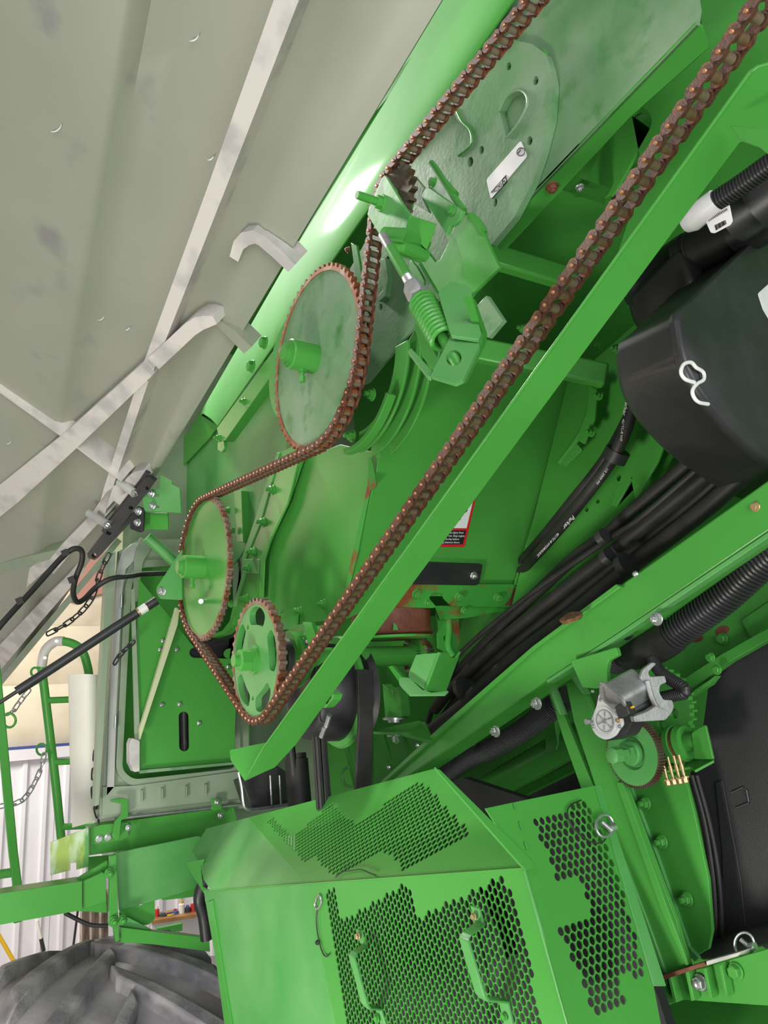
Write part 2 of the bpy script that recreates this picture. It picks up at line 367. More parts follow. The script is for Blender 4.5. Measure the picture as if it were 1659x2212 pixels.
# rear-facing inner sheet seen above the label panel, with two cross tubes
plate(body, 'inner_sheet', [(1075, 545), (1216, 409), (1250, 380), (1420, 250), (1500, 420), (1420, 620), (1400, 1100), (1060, 1000), (1000, 640)], PE(HY(1085, 548, 1.3), HY(868, 770, 1.3)), .01, GRN)
plate(body, 'perforated_sheet', [(1225, 830), (1440, 640), (1500, 900), (1380, 1110), (1120, 1330), (1100, 1330)], PY(1.42), .008, GRN,
      [ell(1271, 1027, 4, 6), ell(1337, 1033, 5, 7), ell(1291, 1083, 4, 5), ell(1267, 1101, 4, 5), ell(1218, 990, 4, 5)])
plate(body, 'strap_sheet', [(1440, 840), (1380, 920), (1320, 1090), (1330, 1095), (1368, 1030), (1362, 1030), (1372, 1080), (1420, 1000), (1470, 870)], PY(1.36), .006, GRN)
for (p, q, rr) in (((1045, 548), (1240, 607), 22), ((1010, 752), (1310, 812), 22)):
    a, b = HY(*p, 1.0), HY(*q, 1.22)
    put('cross_tube', bar(BM(), a, b, .03, .05, Vector((0, 0, 1))), GRN, body, bev=.006)
put('arc_rib', tube(BM(), spline([HY(x, y, 1.38) for x, y in ((1285, 840), (1272, 900), (1250, 950), (1212, 1000))], 5), .012, 8), GRN, body)
plate(body, 'arc_strap', rnd([(1272, 832), (1290, 842), (1284, 905), (1262, 960), (1246, 950), (1268, 895)], 3), PY(1.36), .006, GRN)
plate(body, 'arc_strap', rnd([(1246, 958), (1258, 972), (1222, 1008), (1212, 1000)], 3), PY(1.36), .006, GRN)
for x, y in ((1295, 855), (1278, 934), (1130, 710), (1296, 748), (1331, 754)):
    bolt(body, x, y, PY(1.36 if x > 1150 and y > 800 else 1.24), 10, 'g', 1)
plate(body, 'lower_inner_sheet', [(690, 1330), (900, 1330), (1110, 1330), (1250, 1250), (1000, 1560), (840, 1700), (740, 1780), (480, 1760), (480, 1330)], PY(1.5), .01, GRN)
plate(body, 'lower_inner_sheet', [(1040, 1425), (1090, 1400), (1170, 1300), (1250, 1200), (1290, 1130), (1100, 1150), (1000, 1330), (985, 1400)], PY(1.46), .008, GRN, [ell(1043, 1393, 3, 4)])

# ================================================================== grey side door, opened upward along the sloped hinge line
hA, hB = HY(955, 0, .62), HY(335, 1030, .62)
hdir = (hB - hA).normalized()
dpl = PE(hA, hB, Vector((0, -1, .75)))
DN = dpl.n
door = thing('side_door', 'large open grey ribbed side door hanging over the left of the machine', 'door', hB)
def D(x, y, o=0.0): return dpl.off(o).hit(x, y)
cols = [((1075, -200), (335, 1030), 0), ((1010, -180), (318, 1052), .004), ((880, -160), (300, 1078), .012), ((820, -150), (285, 1096), .002), ((700, -140), (240, 1150), -.022), ((640, -130), (225, 1170), -.03),
        ((560, -120), (190, 1215), -.03), ((430, -110), (120, 1320), -.028), ((345, -100), (70, 1385), -.02), ((310, -100), (48, 1410), .01), ((285, -95), (30, 1430), .02), ((120, -80), (-60, 1560), .026), ((-120, -60), (-110, 1600), .03)]
rows = [[D(a[0] + (b[0] - a[0]) * k / 14, a[1] + (b[1] - a[1]) * k / 14, o) for k in range(15)] for a, b, o in cols]
put('door_skin', thicken(loft(BM(), rows), -DN * .012), GRY, door, smooth=60)
def rib(name, pix, w_px, o0=.0, o1=.03, mat=None, par=None):
    """raised flat rib following pixel points (on the door plane), w_px wide"""
    pts = [D(x, y, o1) for x, y in pix]; n = len(pts); L, R = [], []
    for i, p in enumerate(pts):
        t = (pts[min(i + 1, n - 1)] - pts[max(i - 1, 0)]).normalized(); s = t.cross(DN)
        ww = w_px[i] if isinstance(w_px, (list, tuple)) else w_px
        h = ww * (p - CAM).length / F / 2; L.append(p + s * h); R.append(p - s * h)
    bm = BM(); tl = [bm.verts.new(p) for p in L]; tr = [bm.verts.new(p) for p in R]
    bl = [bm.verts.new(p - DN * (o1 - o0 + .03)) for p in L]; br = [bm.verts.new(p - DN * (o1 - o0 + .03)) for p in R]
    for i in range(n - 1):
        bm.faces.new((tl[i], tl[i + 1], tr[i + 1], tr[i])); bm.faces.new((tl[i], bl[i], bl[i + 1], tl[i + 1])); bm.faces.new((tr[i], tr[i + 1], br[i + 1], br[i])); bm.faces.new((bl[i], br[i], br[i + 1], bl[i + 1]))
    bm.faces.new((tl[0], tr[0], br[0], bl[0])); bm.faces.new((tl[-1], bl[-1], br[-1], tr[-1]))
    return put(name, bm, mat or GRB, par or door, smooth=30)
rib('long_rib', [(660, -110), (622, -10), (470, 400), (318, 800)], [44, 42, 34, 24], 0, .035)
rib('long_rib', [(311, 818), (232, 1060), (214, 1125)], [21, 17, 15], 0, .03)
rib('cross_rib', [(-60, 1125), (20, 1066), (160, 945), (316, 800)], [52, 46, 36, 30], 0, .05)
rib('cross_rib', [(331, 786), (410, 712), (430, 699), (448, 694), (464, 692)], [30, 30, 30, 26, 18], 0, .05)
rib('rib_foot', [(464, 692), (500, 722), (535, 757)], [16, 26, 30], 0, .02, GRY)
rib('bent_rib', [(505, 560), (515, 530), (530, 516), (548, 512), (565, 520), (600, 550), (630, 580)], [20, 24, 28, 28, 28, 28, 26], 0, .03)
rib('fold_seam', [(-80, 790), (0, 846), (160, 962), (262, 1040)], [8, 7, 5, 4], 0, .045)
rib('bracket_rib', [(250, 1085), (285, 1040), (300, 1028), (316, 1022)], [22, 24, 24, 18], 0, .03)
rib('bracket_rib', [(105, 1232), (150, 1178), (196, 1130), (222, 1108)], [24, 24, 22, 18], 0, .03)
rib('bracket_rib', [(205, 1115), (240, 1070), (262, 1055)], [16, 22, 26], 0, .03)
rib('lower_lip', [(-80, 1262), (0, 1228), (60, 1212), (126, 1194)], [26, 24, 22, 16], 0, .025, GGP)
rib('lower_rib', [(-60, 1350), (0, 1300), (110, 1205)], [30, 28, 22], 0, .02)
rib('lower_rib', [(-60, 1490), (0, 1420), (80, 1330), (150, 1255)], [34, 32, 26, 20], 0, .045)
rib('lower_edge', [(-60, 1545), (0, 1474), (90, 1366), (164, 1278), (236, 1192)], 12, 0, .03, GGP)
for (x, y, a) in ((113, 265, 20), (412, 72, 17), (450, 335, 11), (213, 680, 12), (272, 705, 8), (15, 950, 9)):   # crescent scuffs, polished into the skin
    c = [(x + a * math.cos(t), y + a * math.sin(t) * 1.0) for t in (math.radians(100 - k * 13) for k in range(8))]
    off = .03 if x < 150 else -.02
    pts = [D(px, py, off) for px, py in c]
    put('scuff', tube(BM(), pts, [.0003, .0008, .0012, .0014, .0014, .0012, .0008, .0003], 6), WPR, door)
# safety hinge: black link bars, spacers and bolts
hinge = thing('hinge_link', 'black steel door hinge link with two zinc bolts', 'hinge', HY(300, 1080, .68))
hp = dpl.off(.055)
plate(hinge, 'link_bar', [(322, 1030), (335, 1040), (322, 1058), (252, 1150), (240, 1162), (228, 1160), (219, 1146), (310, 1036)], hp, .012, BLK, [ell(318, 1055, 4, 4), ell(283, 1097, 5, 4), ell(235, 1151, 6, 5)])
plate(hinge, 'link_bar', [(283, 1112), (292, 1118), (212, 1205), (204, 1210), (190, 1205), (188, 1196), (240, 1130)], hp.off(-.03), .012, BLK, [ell(203, 1200, 5, 6)])
plate(hinge, 'side_bar', [(312, 1020), (322, 1026), (236, 1130), (226, 1142), (220, 1140), (300, 1038)], hp.off(-.018), .012, BLK)
for (x, y, x0, y0) in ((291, 1065, 258, 1040), (233, 1133, 192, 1108)):
    a, b = hp.off(-.005).hit(x, y), dpl.off(.03).hit(x0, y0)
    put('spacer', cyl(BM(), b, a, 9 * (a - CAM).length / F, 16), LGR, hinge)
    bolt(hinge, x, y, hp, 8, 's', 1)
bracket = thing('hinge_bracket', 'green folded hinge bracket with slotted holes and four zinc nuts', 'bracket', HY(350, 1100, .72))
bpl = P3((310, 1060, 2.28), (390, 1105, 2.2), (350, 1030, 2.26))
plate(bracket, 'mounting_plate', rnd([(346, 1026), (371, 1039), (371, 1046), (388, 1056), (391, 1108), (312, 1103), (308, 1080), (318, 1056), (345, 1057)], 2), bpl, .006, GRF, [slot(332, 1070, 341, 1070, 3), slot(333, 1095, 342, 1095, 3)])
plate(bracket, 'lower_flap', [(310, 1106), (362, 1108), (362, 1144), (311, 1143)], bpl.off(-.03), .006, GRN)
plate(bracket, 'black_arm', rnd([(298, 1092), (310, 1098), (308, 1146), (300, 1150), (280, 1142), (281, 1115)], 4), bpl.off(.004), .008, BLK)
for x, y in ((328, 1067), (330, 1093), (300, 1105), (298, 1129)): bolt(bracket, x, y, bpl.off(.004), 8, 's', 1)

# gas strut holding the door
gs = thing('gas_strut', 'black gas strut with white label propping up the grey door', 'gas strut', Q(330, 1300, 2.35))
a, b, c = Q(338, 1297, 2.36), Q(36, 1494, 2.15), Q(-60, 1556, 2.1)
put('cylinder', cyl(BM(), a, b, .0135, 24), BLK, gs)
put('piston_rod', cyl(BM(), b, c, .0055, 14), BLK, gs)
ax = (b - a).normalized()
put('end_collar', cyl(BM(), a, a + ax * .035, .0142, 24), BLK, gs)
put('label_band', cyl(BM(), a + ax * .033, a + ax * .064, .0139, 24), STK, gs)
put('label_frame', cyl(BM(), a + ax * .028, a + ax * .036, .01394, 24), BRZ, gs); put('label_frame', cyl(BM(), a + ax * .061, a + ax * .067, .01394, 24), BRZ, gs)
gp = P3((338, 1278, 2.3), (390, 1195, 2.25), (390, 1295, 2.25))
sb = thing('strut_bracket', 'green triangular strut bracket with one zinc nut beside the rusty chain', 'bracket', gp.hit(370, 1290))
plate(sb, 'gusset_plate', rnd([(336, 1272, 7), (392, 1188, 2), (392, 1296, 1), (344, 1294, 8)], 4), gp, .006, GRF)
bolt(sb, 351, 1278, gp, 10, 's', 1)

# ================================================================== cab side: compartment frame, dark panel
XF = -2.72
cab = thing('compartment_frame', 'grey green moulded compartment frame with recess behind the gas strut', 'frame', HX(360, 1750, XF))
fp = PX(XF)
plate(cab, 'moulded_face', [(258, 1190), (300, 1165), (530, 1165), (540, 1745), (215, 1770), (226, 1600)], fp, .03, GGP, [rnd([(284, 1245), (300, 1225), (515, 1215), (520, 1655), (292, 1690), (264, 1672), (262, 1640)], 14)])
plate(cab, 'recess_floor', [(255, 1190), (540, 1180), (540, 1710), (245, 1710)], PX(XF - .12), .01, GRN)
plate(cab, 'recess_rim', rnd([(270, 1260), (295, 1210), (515, 1205), (520, 1675), (282, 1700), (250, 1670)], 20), fp.off(.014), .012, GGP, [rnd([(284, 1262), (302, 1226), (505, 1216), (510, 1660), (288, 1684), (264, 1664)], 16)])
plate(cab, 'outer_jamb', [(232, 1215), (250, 1190), (247, 1260), (232, 1450), (222, 1620), (214, 1738), (206, 1742), (212, 1580), (225, 1330)], fp.off(.06), .05, GGP)
plate(cab, 'light_jamb', [(262, 1195), (284, 1175), (305, 1172), (300, 1200), (286, 1215), (272, 1230), (264, 1280), (252, 1530), (247, 1700), (230, 1720), (236, 1560), (248, 1330), (252, 1235)], fp.off(.02), .02, LGR)
plate(cab, 'bottom_lip', [(222, 1700), (290, 1697), (520, 1665), (530, 1690), (530, 1724), (222, 1762)], fp.off(.02), .02, GGP)
for x in (306, 350, 402, 444): plate(cab, 'lip_rib', [(x, 1707 - (x - 300) * .09), (x + 3, 1707 - (x - 300) * .09), (x + 3, 1733 - (x - 300) * .1), (x, 1733 - (x - 300) * .1)], fp.off(.035), .02, GGP)
for y in (1299, 1560): put('hinge_pin', cyl(BM(), fp.off(.03).hit(263 - (y - 1299) * .05, y - 14), fp.off(.03).hit(262 - (y - 1299) * .05, y + 14), .004, 8), STL, cab)
plate(cab, 'bent_flange', rnd([(303, 1160), (328, 1172), (326, 1188), (310, 1212), (304, 1245), (297, 1300), (288, 1300), (290, 1205), (294, 1188)], 4), fp.off(.03), .006, GGP)
XD = -2.58
dp = PX(XD)
panel = thing('access_panel', 'dark green access panel with slots and rounded steel screws in the cab side recess', 'panel', dp.hit(400, 1660))
plate(panel, 'sheet', [(300, 1250), (345, 1230), (520, 1225), (505, 1648), (303, 1666), (292, 1560)], dp, .006, GRN, [slot(397, 1548, 398, 1612, 11), slot(420, 1410, 428, 1410, 11), slot(495, 1412, 520, 1410, 11)])
plate(panel, 'edge_flange', [(284, 1275), (291, 1270), (302, 1560), (302, 1664), (296, 1660), (292, 1600)], dp.off(.012), .012, GGP)
st = plate(panel, 'diagonal_stay', [(381, 1312), (388, 1318), (384, 1350), (312, 1570), (303, 1598), (302, 1576)], dp.off(.05), .02, material('cream_strip', srgb(196, 202, 160), None, .4), label='pale cream diagonal stay')
plate(panel, 'corner_block', rnd([(280, 1606), (285, 1594), (302, 1600), (302, 1666), (290, 1668), (280, 1648)], 3), dp.off(.03), .04, GRB)
plate(panel, 'bottom_lip', [(303, 1664), (505, 1646), (505, 1652), (303, 1671)], dp.off(.02), .02, GRD)
for x, y in ((352, 1384), (346, 1403), (382, 1403), (350, 1522), (388, 1521), (430, 1562), (493, 1440), (306, 1560)):
    o = put('screw', lathe(BM(), dp.hit(x, y), (1, 0, 0), [(0, .0075), (.004, .0075), (.007, .004)], 14), STL, panel)
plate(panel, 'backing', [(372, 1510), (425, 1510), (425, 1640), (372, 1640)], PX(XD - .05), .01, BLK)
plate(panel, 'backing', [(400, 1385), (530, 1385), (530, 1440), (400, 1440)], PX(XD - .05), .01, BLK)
put('slot_hose', tube(BM(), [PX(XD - .03).hit(x, y) for x, y in ((396, 1520), (399, 1640))], .012, 12), RUB, panel)

# ================================================================== ladder, rail, sheet, chains at far left
ZL = 3.0
lad = thing('ladder_rail', 'green tubular ladder rail with curved top and grey grip', 'ladder', Q(132, 1820, ZL))
tp = lambda pts, n=6: spline([Q(x, y, ZL) for x, y in pts], n)
put('rail_tube', tube(BM(), tp([(134, 1830), (121, 1700), (108, 1590), (96, 1490), (90, 1440), (97, 1406), (118, 1387), (150, 1388), (176, 1404), (189, 1440), (194, 1480), (199, 1530)]), .0165, 16), GRN, lad)
put('grip_sleeve', tube(BM(), tp([(90, 1438), (97, 1406), (118, 1387), (138, 1385)]), .0185, 16), GRB, lad, label='grey grip sleeve on the bend')
for x, y in ((97, 1421), (122, 1385)): put('grip_screw', lathe(BM(), Q(x, y, ZL - .018), -ray(x, y).normalized(), [(0, .006), (.003, .006)], 10), STL, lad)
for x0, x1, y in ((104, 175, 1513), (118, 190, 1646), (136, 205, 1786)): put('rung', cyl(BM(), Q(x0, y, ZL), Q(x1, y - 3, ZL), .0125, 14), GRN, lad)
def loop_ring(par, x, y, r, z): 
    pts = [Q(x + r * math.cos(t), y + r * 1.1 * math.sin(t), z) for t in (2 * math.pi * k / 14 for k in range(15))]
    return put('ring', tube(BM(), pts, .0045, 8), GRN, par)
loop_ring(lad, 90, 1619, 11, ZL); loop_ring(lad, 76, 1452, 9, ZL)
lad2 = thing('ladder_post', 'thick green ladder post with rung and two round bolts at left edge', 'ladder', Q(40, 1995, 2.75))
put('post', tube(BM(), [Q(x, y, 2.75) for x, y in ((-12, 1420), (2, 1560), (14, 1690), (28, 1840), (36, 1905), (38, 1990))], .021, 4), GRN, lad2, smooth=20, bev=.004)
put('rung', cyl(BM(), Q(-40, 1894, 2.76), Q(32, 1884, 2.76), .016, 14), GRN, lad2)
loop_ring(lad2, 20, 1556, 14, 2.75)
for y in (1944, 1975): bolt(lad2, 38, y, P3((38, y, 2.71), (60, y, 2.71), (38, y + 20, 2.71)), 8, 's', 0)
# link chains
def link_chain(name, label, pts, z, lpx, mats, wire=.0028):
    path = spline([Q(x, y, z if not isinstance(z, (list, tuple)) else z[i]) for i, (x, y) in enumerate(pts)], 12)
    L = [0]
    for a, b in zip(path, path[1:]): L.append(L[-1] + (b - a).length)
    ll = lpx * path[0].length if False else lpx
    t = thing(name, label, 'chain', path[-1]); s = 0; k = 0
    bm = BM(); n = 14; pp = []
    for i in range(n + 1):
        a = 2 * math.pi * i / n; cxx = math.cos(a) * ll * .22; cyy = math.sin(a); 
        pp.append(Vector((cxx, (ll * .38 if cyy > 0 else -ll * .38) + cyy * ll * .22 if abs(cyy) > .05 else 0, 0)))
    pp[0] = Vector((ll * .22, 0, 0)); 
    tube(bm, pp[:-1] + [pp[0]], wire, 6, False)
    first = None
    while s + ll * .95 < L[-1]:
        j = max(i for i in range(len(L)) if L[i] <= s); e = min(len(path) - 1, max(i for i in range(len(L)) if L[i] <= s + ll * .95) + 1)
        a, b = path[j], path[e]; d = (b - a).normalized(); side = d.cross(Vector((.3, .5, .8) if k % 2 else (.8, -.4, .1))).normalized(); nn = side.cross(d)
        mw = Matrix.Translation((a + b) / 2) @ Matrix((side, d, nn)).transposed().to_4x4()
        if first is None:
            first = put('link', bm, mats[0], None); first.parent = t; first.matrix_local = Matrix.Translation(-t.location) @ mw
        else: 
            c = copy_at(first, t, mw)
        s += ll * .92; k += 1
    return t
link_chain('safety_chain', 'dark link chain hanging below the grey door past the salmon panel', [(236, 1196), (215, 1240), (200, 1290), (172, 1325), (140, 1350), (98, 1372)], 2.5, .034, [BLK])
link_chain('ladder_chain', 'grey link chain slung from the ladder rail ring to the post', [(96, 1628), (88, 1662), (70, 1700), (45, 1732), (10, 1740), (-20, 1746)], 2.9, .036, [STL])
link_chain('ladder_chain', 'short grey link chain hooked to the ring near the top of the post', [(64, 1490), (45, 1512), (30, 1535), (14, 1545)], 2.85, .034, [STL])
link_chain('latch_chain', 'short black link chain on the compartment frame ending in a round eye', [(290, 1385), (272, 1402), (255, 1420), (244, 1440)], 2.45, .026, [BLK], .003)
link_chain('platform_chain', 'black hanging chain in front of the white sheet ending in a steel link', [(208, 1620), (204, 1660), (202, 1700), (204, 1730), (212, 1762), (214, 1800)], 2.5, .034, [BLK], .003)
# white rolled sheet
wsh = thing('white_sheet', 'upright white plastic half-round sheet standing beside the cab frame', 'sheet', Q(185, 1780, 2.85))
rows = []
for i in range(13):
    t = math.pi * i / 12; ct, sn = math.cos(t), math.sin(t)
    rows.append([Q(180 - 33 * ct, 1459 - 3 * sn, 2.85 - .06 * sn), Q(184 - 34 * ct, 1620, 2.85 - .06 * sn), Q(187 - 31 * ct, 1788 - (1 - ct) * 9, 2.85 - .06 * sn)])
bm = loft(BM(), rows); put('sheet', thicken(bm, ray(180, 1600) * .003), WHT, wsh, smooth=60)
# platform: beam, end plate with painted reflections, hooks, box tube, skirt plates
plat = thing('cab_platform', 'green cab platform beam with folded skirt plates above the tyre', 'platform', HX(330, 1850, -2.75))
pp_ = PX(-2.70)
plate(plat, 'beam', [(192, 1788), (222, 1780), (505, 1742), (520, 1800), (440, 1812), (193, 1848)], pp_, .05, GRN)
plate(plat, 'chain_plate', rnd([(197, 1788), (222, 1781), (278, 1776), (278, 1808), (262, 1816), (197, 1826)], 2), pp_.off(.012), .008, GRN)
for x, y in ((214, 1812), (233, 1809)): bolt(plat, x, y, pp_.off(.012), 7, 's', 0)
plate(plat, 'hook', rnd([(240, 1728), (262, 1724), (277, 1727), (277, 1765), (262, 1772), (258, 1810), (250, 1818), (243, 1806), (248, 1775), (262, 1760), (264, 1736), (240, 1732)], 3), pp_.off(.04), .01, GRN)
plate(plat, 'bolt_tab', rnd([(457, 1726), (476, 1724), (480, 1748), (459, 1752)], 3), pp_.off(.03), .006, GRN); bolt(plat, 469, 1733, pp_.off(.03), 6, 's', 1)
put('steel_rod', cyl(BM(), pp_.off(.02).hit(255, 1768), pp_.off(.02).hit(520, 1738), .006, 10), STL, plat)
bolt(plat, 277, 1788, pp_.off(.03), 6, 's', 1); bolt(plat, 476, 1761, pp_.off(.03), 6, 's', 1)
plate(plat, 'sheen_plate', [(109, 1820), (191, 1787), (192, 1872), (165, 1879), (165, 1863), (152, 1865), (152, 1880), (109, 1891)], PX(-2.66), .004, SHN, label='bright end plate with yellow green reflections painted in')
plate(plat, 'skirt_plate', [(250, 1843), (426, 1806), (450, 1810), (437, 1905), (432, 1915), (390, 1930), (258, 1967)], PX(-2.60), .012, GRF)
plate(plat, 'rear_skirt', [(190, 1852), (250, 1846), (255, 1880), (190, 1888)], PX(-2.8), .01, GRN)
plate(plat, 'lower_rail', [(350, 1935), (432, 1905), (440, 1935), (352, 1945)], PX(-2.65), .02, GRN)
plate(plat, 'post_plate', [(238, 1850), (251, 1846), (258, 2032), (250, 2035), (246, 2005), (236, 2000)], PX(-2.55), .02, GRN)
plate(plat, 'gusset', rnd([(258, 1966), (334, 1938), (335, 1985), (320, 1998), (300, 1998), (260, 1985)], 5), PX(-2.62), .01, GRN, [ell(305, 1954, 4, 4)])
plate(plat, 'gusset', [(258, 1972), (336, 2012), (260, 2012)], PX(-2.58), .008, GRF)
plate(plat, 'tie_bar', [(260, 2003), (330, 2012), (452, 2026), (454, 2056), (330, 2040), (262, 2036)], PX(-2.56), .03, GRN)
for x, y in ((236, 1886), (245, 1990), (264, 1987)): bolt(plat, x, y, PX(-2.54), 9, 'g', 1)
box_t = thing('step_beam', 'green square step tube reaching left with dark capped end', 'beam', HX(100, 1990, -2.6))
plate(box_t, 'tube', [(-60, 1945), (0, 1930), (178, 1903), (178, 1966), (0, 1998), (-60, 2010)], PX(-2.56), .07, GRN)
plate(box_t, 'end_cap', [(179, 1904), (222, 1884), (228, 1888), (230, 1948), (179, 1964)], PX(-2.57), .06, GRN)
plate(box_t, 'brace', [(162, 1900), (232, 1858), (234, 1884), (180, 1902)], PX(-2.6), .01, GRN)
plate(box_t, 'lower_brace', [(165, 1968), (230, 1944), (232, 1972)], PX(-2.6), .01, GRN)
cb = put('black_cable', tube(BM(), spline([HX(x, y, -2.6) for x, y in ((140, 1972), (165, 1985), (195, 1998), (232, 2000))], 6), .006, 10), RUB); cb['label'] = 'thin black cable drooping under the square step tube'; cb['category'] = 'cable'
bh = put('black_hose_end', tube(BM(), spline([HX(x, y, -2.5) for x, y in ((452, 1890), (436, 1915), (430, 1945), (440, 1980), (446, 2030))], 6), .018, 14), BLK); bh['label'] = 'black hose bulging out behind the left corner of the mesh guard'; bh['category'] = 'hose'
gp2 = thing('tool_bar', 'bright green bar and dark pipe lying under the wall shelf', 'bar', HX(360, 2010, -6.3))
put('bar', bar(BM(), HX(338, 2012, -6.4), HX(392, 2001, -6.4), .05, .05), GRN, gp2)
for x in (345, 385):
    a = HX(x, 2014, -6.4); put('stand_leg', cyl(BM(), (a.x, a.y, .0), a, .012, 8), BLK, gp2)
# black hose along the door with clips
hs = thing('door_hose', 'black hose clipped along the door edge then looping to the frame', 'hose', Q(170, 1303, 2.35))
hpts = [(-60, 1432, 2.05), (0, 1352, 2.1), (70, 1275, 2.2), (130, 1208, 2.28), (158, 1186, 2.3), (176, 1190, 2.32), (176, 1215, 2.33), (163, 1250, 2.34), (158, 1280, 2.36), (166, 1300, 2.4), (182, 1294, 2.44), (208, 1268, 2.48), (240, 1250, 2.5), (285, 1244, 2.55), (310, 1240, 2.6), (370, 1238, 2.66)]
put('hose', tube(BM(), spline([Q(*p) for p in hpts], 6), .0085, 12), RUB, hs)
for x, y, z in ((42, 1298, 2.14), (140, 1194, 2.26), (154, 1252, 2.32)):
    put('clip', box(BM(), Q(x, y, z), ray(x, y) * .006, R_ @ Vector((.009, .004, 0)), R_ @ Vector((-.004, .009, 0))), BLK, hs)

# ================================================================== tyre
ty = thing('drive_tyre', 'big dusty lugged drive tyre at the bottom left below the step tube', 'tyre', (-2.72, .64, 0))
RT, yc, hw = .90, .64, .285
axc = Vector((-2.72, 0, .90))
prof = [(-hw - .02, .55), (-hw - .05, .67), (-hw - .03, .79), (-hw, .832), (-hw * .6, .850), (0, .857), (hw * .6, .850), (hw, .832), (hw + .03, .79), (hw + .05, .67), (hw + .02, .55)]
bm = BM(); seg = 96; prev = None
for k in range(seg + 1):
    a = 2 * math.pi * k / seg; e = Vector((math.cos(a), 0, math.sin(a)))
    ring = [axc + e * r + Vector((0, yc + y, 0)) for y, r in prof]
    rows = ring if prev is None else rows
    if prev is not None: loft(bm, [prev, ring])
    prev = ring
bmesh.ops.remove_doubles(bm, verts=bm.verts, dist=1e-4)
put('carcass', bm, TYR, ty, smooth=60)
put('rim', lathe(BM(), axc + Vector((0, yc - .2, 0)), (0, 1, 0), [(0, .55), (.02, .57), (.4, .57), (.4, .25)], 48), GRN, ty)
def lug(side):
    """one curved lug from the centre line to the shoulder, at angle 0 (top)"""
    bm = BM(); rows = []
    for i in range(9):
        t = i / 8; y = side * (-.015 + (hw + .045) * t); ang = -.02 - .50 * t ** .9 + (math.pi / 20 if side > 0 else 0)
        rr = .90 - .012 * t * t * 2 - (.05 if t > .95 else 0); wd = .036 + .012 * t
        base = .83 if t < .9 else .77
        row = []
        for (da, r) in ((-wd * 1.5, base), (-wd, rr), (wd, rr), (wd * 1.5, base)):
            aa = math.pi / 2 + ang + da / .90
            row.append(axc + Vector((math.cos(aa) * r, yc + y, math.sin(aa) * r)))
        rows.append(row)
    loft(bm, rows)
    for r_ in (rows[0], rows[-1]):
        bm.faces.new([bm.verts.new(p) for p in r_])
    bmesh.ops.remove_doubles(bm, verts=bm.verts, dist=1e-5)
    return bm
NL = 20
for side in (-1, 1):
    src = put('tread_lug', lug(side), LUG, ty, smooth=25, bev=.008)
    for k in range(1, NL):
        a = 2 * math.pi * k / NL + (0 if side < 0 else 0)
        m = Matrix.Translation(axc) @ Matrix.Rotation(a, 4, 'Y') @ Matrix.Translation(-axc)
        c = src.copy(); COL.objects.link(c); c.parent = ty
        o0 = Matrix.Translation(ty.location); c.matrix_local = o0.inverted() @ m @ o0
    if side > 0:
        pass
# ================================================================== elevator housing (upper part)
YC = .74
up = thing('upper_elevator', 'upper grain elevator housing with bolt holes and a dusty green side plate with grey sheen painted in', 'elevator', HY(1085, 548, .86))
P86 = PY(.862)
plate(up, 'side_plate', [(1105, -60), (1498, -60), (1510, 20), (1505, 52), (1061, 513), (900, 700), (795, 826), (762, 840), (700, 700), (745, 600), (830, 450), (950, 240)], P86, .006, GRD, [ell(822, 663, 4, 7), ell(838, 560, 4, 7), ell(1085, 455, 7, 14)])
A, B = HY(1505, 52, .862), HY(1061, 513, .862)
UND = PE(A, B)
plate(up, 'underside', [(1505, 52), (1519, 58), (1533, 102), (1362, 253), (1216, 409), (1085, 548), (1061, 513)], UND, .006, GRN)
P84 = PY(.848)
plate(up, 'wear_plate', [(1098, 84), (1150, 95), (1180, 118), (1190, 150), (1196, 185), (1190, 260), (1172, 330), (1150, 395), (1110, 470), (1062, 528), (1000, 520), (930, 480), (880, 430), (905, 372), (930, 352), (975, 340), (990, 340), (1018, 314), (1020, 283), (1003, 266), (990, 262), (975, 235), (1060, 130)], P84, .013, GRD,
      [ell(1099, 143, 5, 9, 8), ell(1157, 174, 6, 10, 8), ell(1040, 324, 5, 9, 8), ell(1144, 304, 6, 10, 8), ell(1016, 350, 6, 11, 8), ell(1070, 438, 4, 9, 8), rnd([(1079, 240), (1098, 205, 10), (1122, 195, 16), (1139, 208, 14), (1136, 240, 10), (1094, 298, 2), (1088, 275, 1)], 2)])
rim = [P84.off(.001).hit(*p) for p in [(1079, 240), (1096, 208), (1122, 195), (1138, 208), (1137, 232), (1118, 268), (1095, 297)]]
put('weld_rim', tube(BM(), spline(rim, 5), .0022, 8), GRD, up)
for pts in ([(1176, 113), (1187, 140), (1195, 178)], [(1176, 320), (1167, 352), (1150, 398)]):
    put('weld_bead', tube(BM(), spline([P84.off(-.006).hit(*p) for p in pts], 5), .0042, 8), GRN, up)
put('weld_rib', tube(BM(), spline([P84.hit(*p) for p in ((985, 236), (998, 262), (1016, 282), (1018, 312), (990, 336))], 5), .0026, 8), GRN, up)
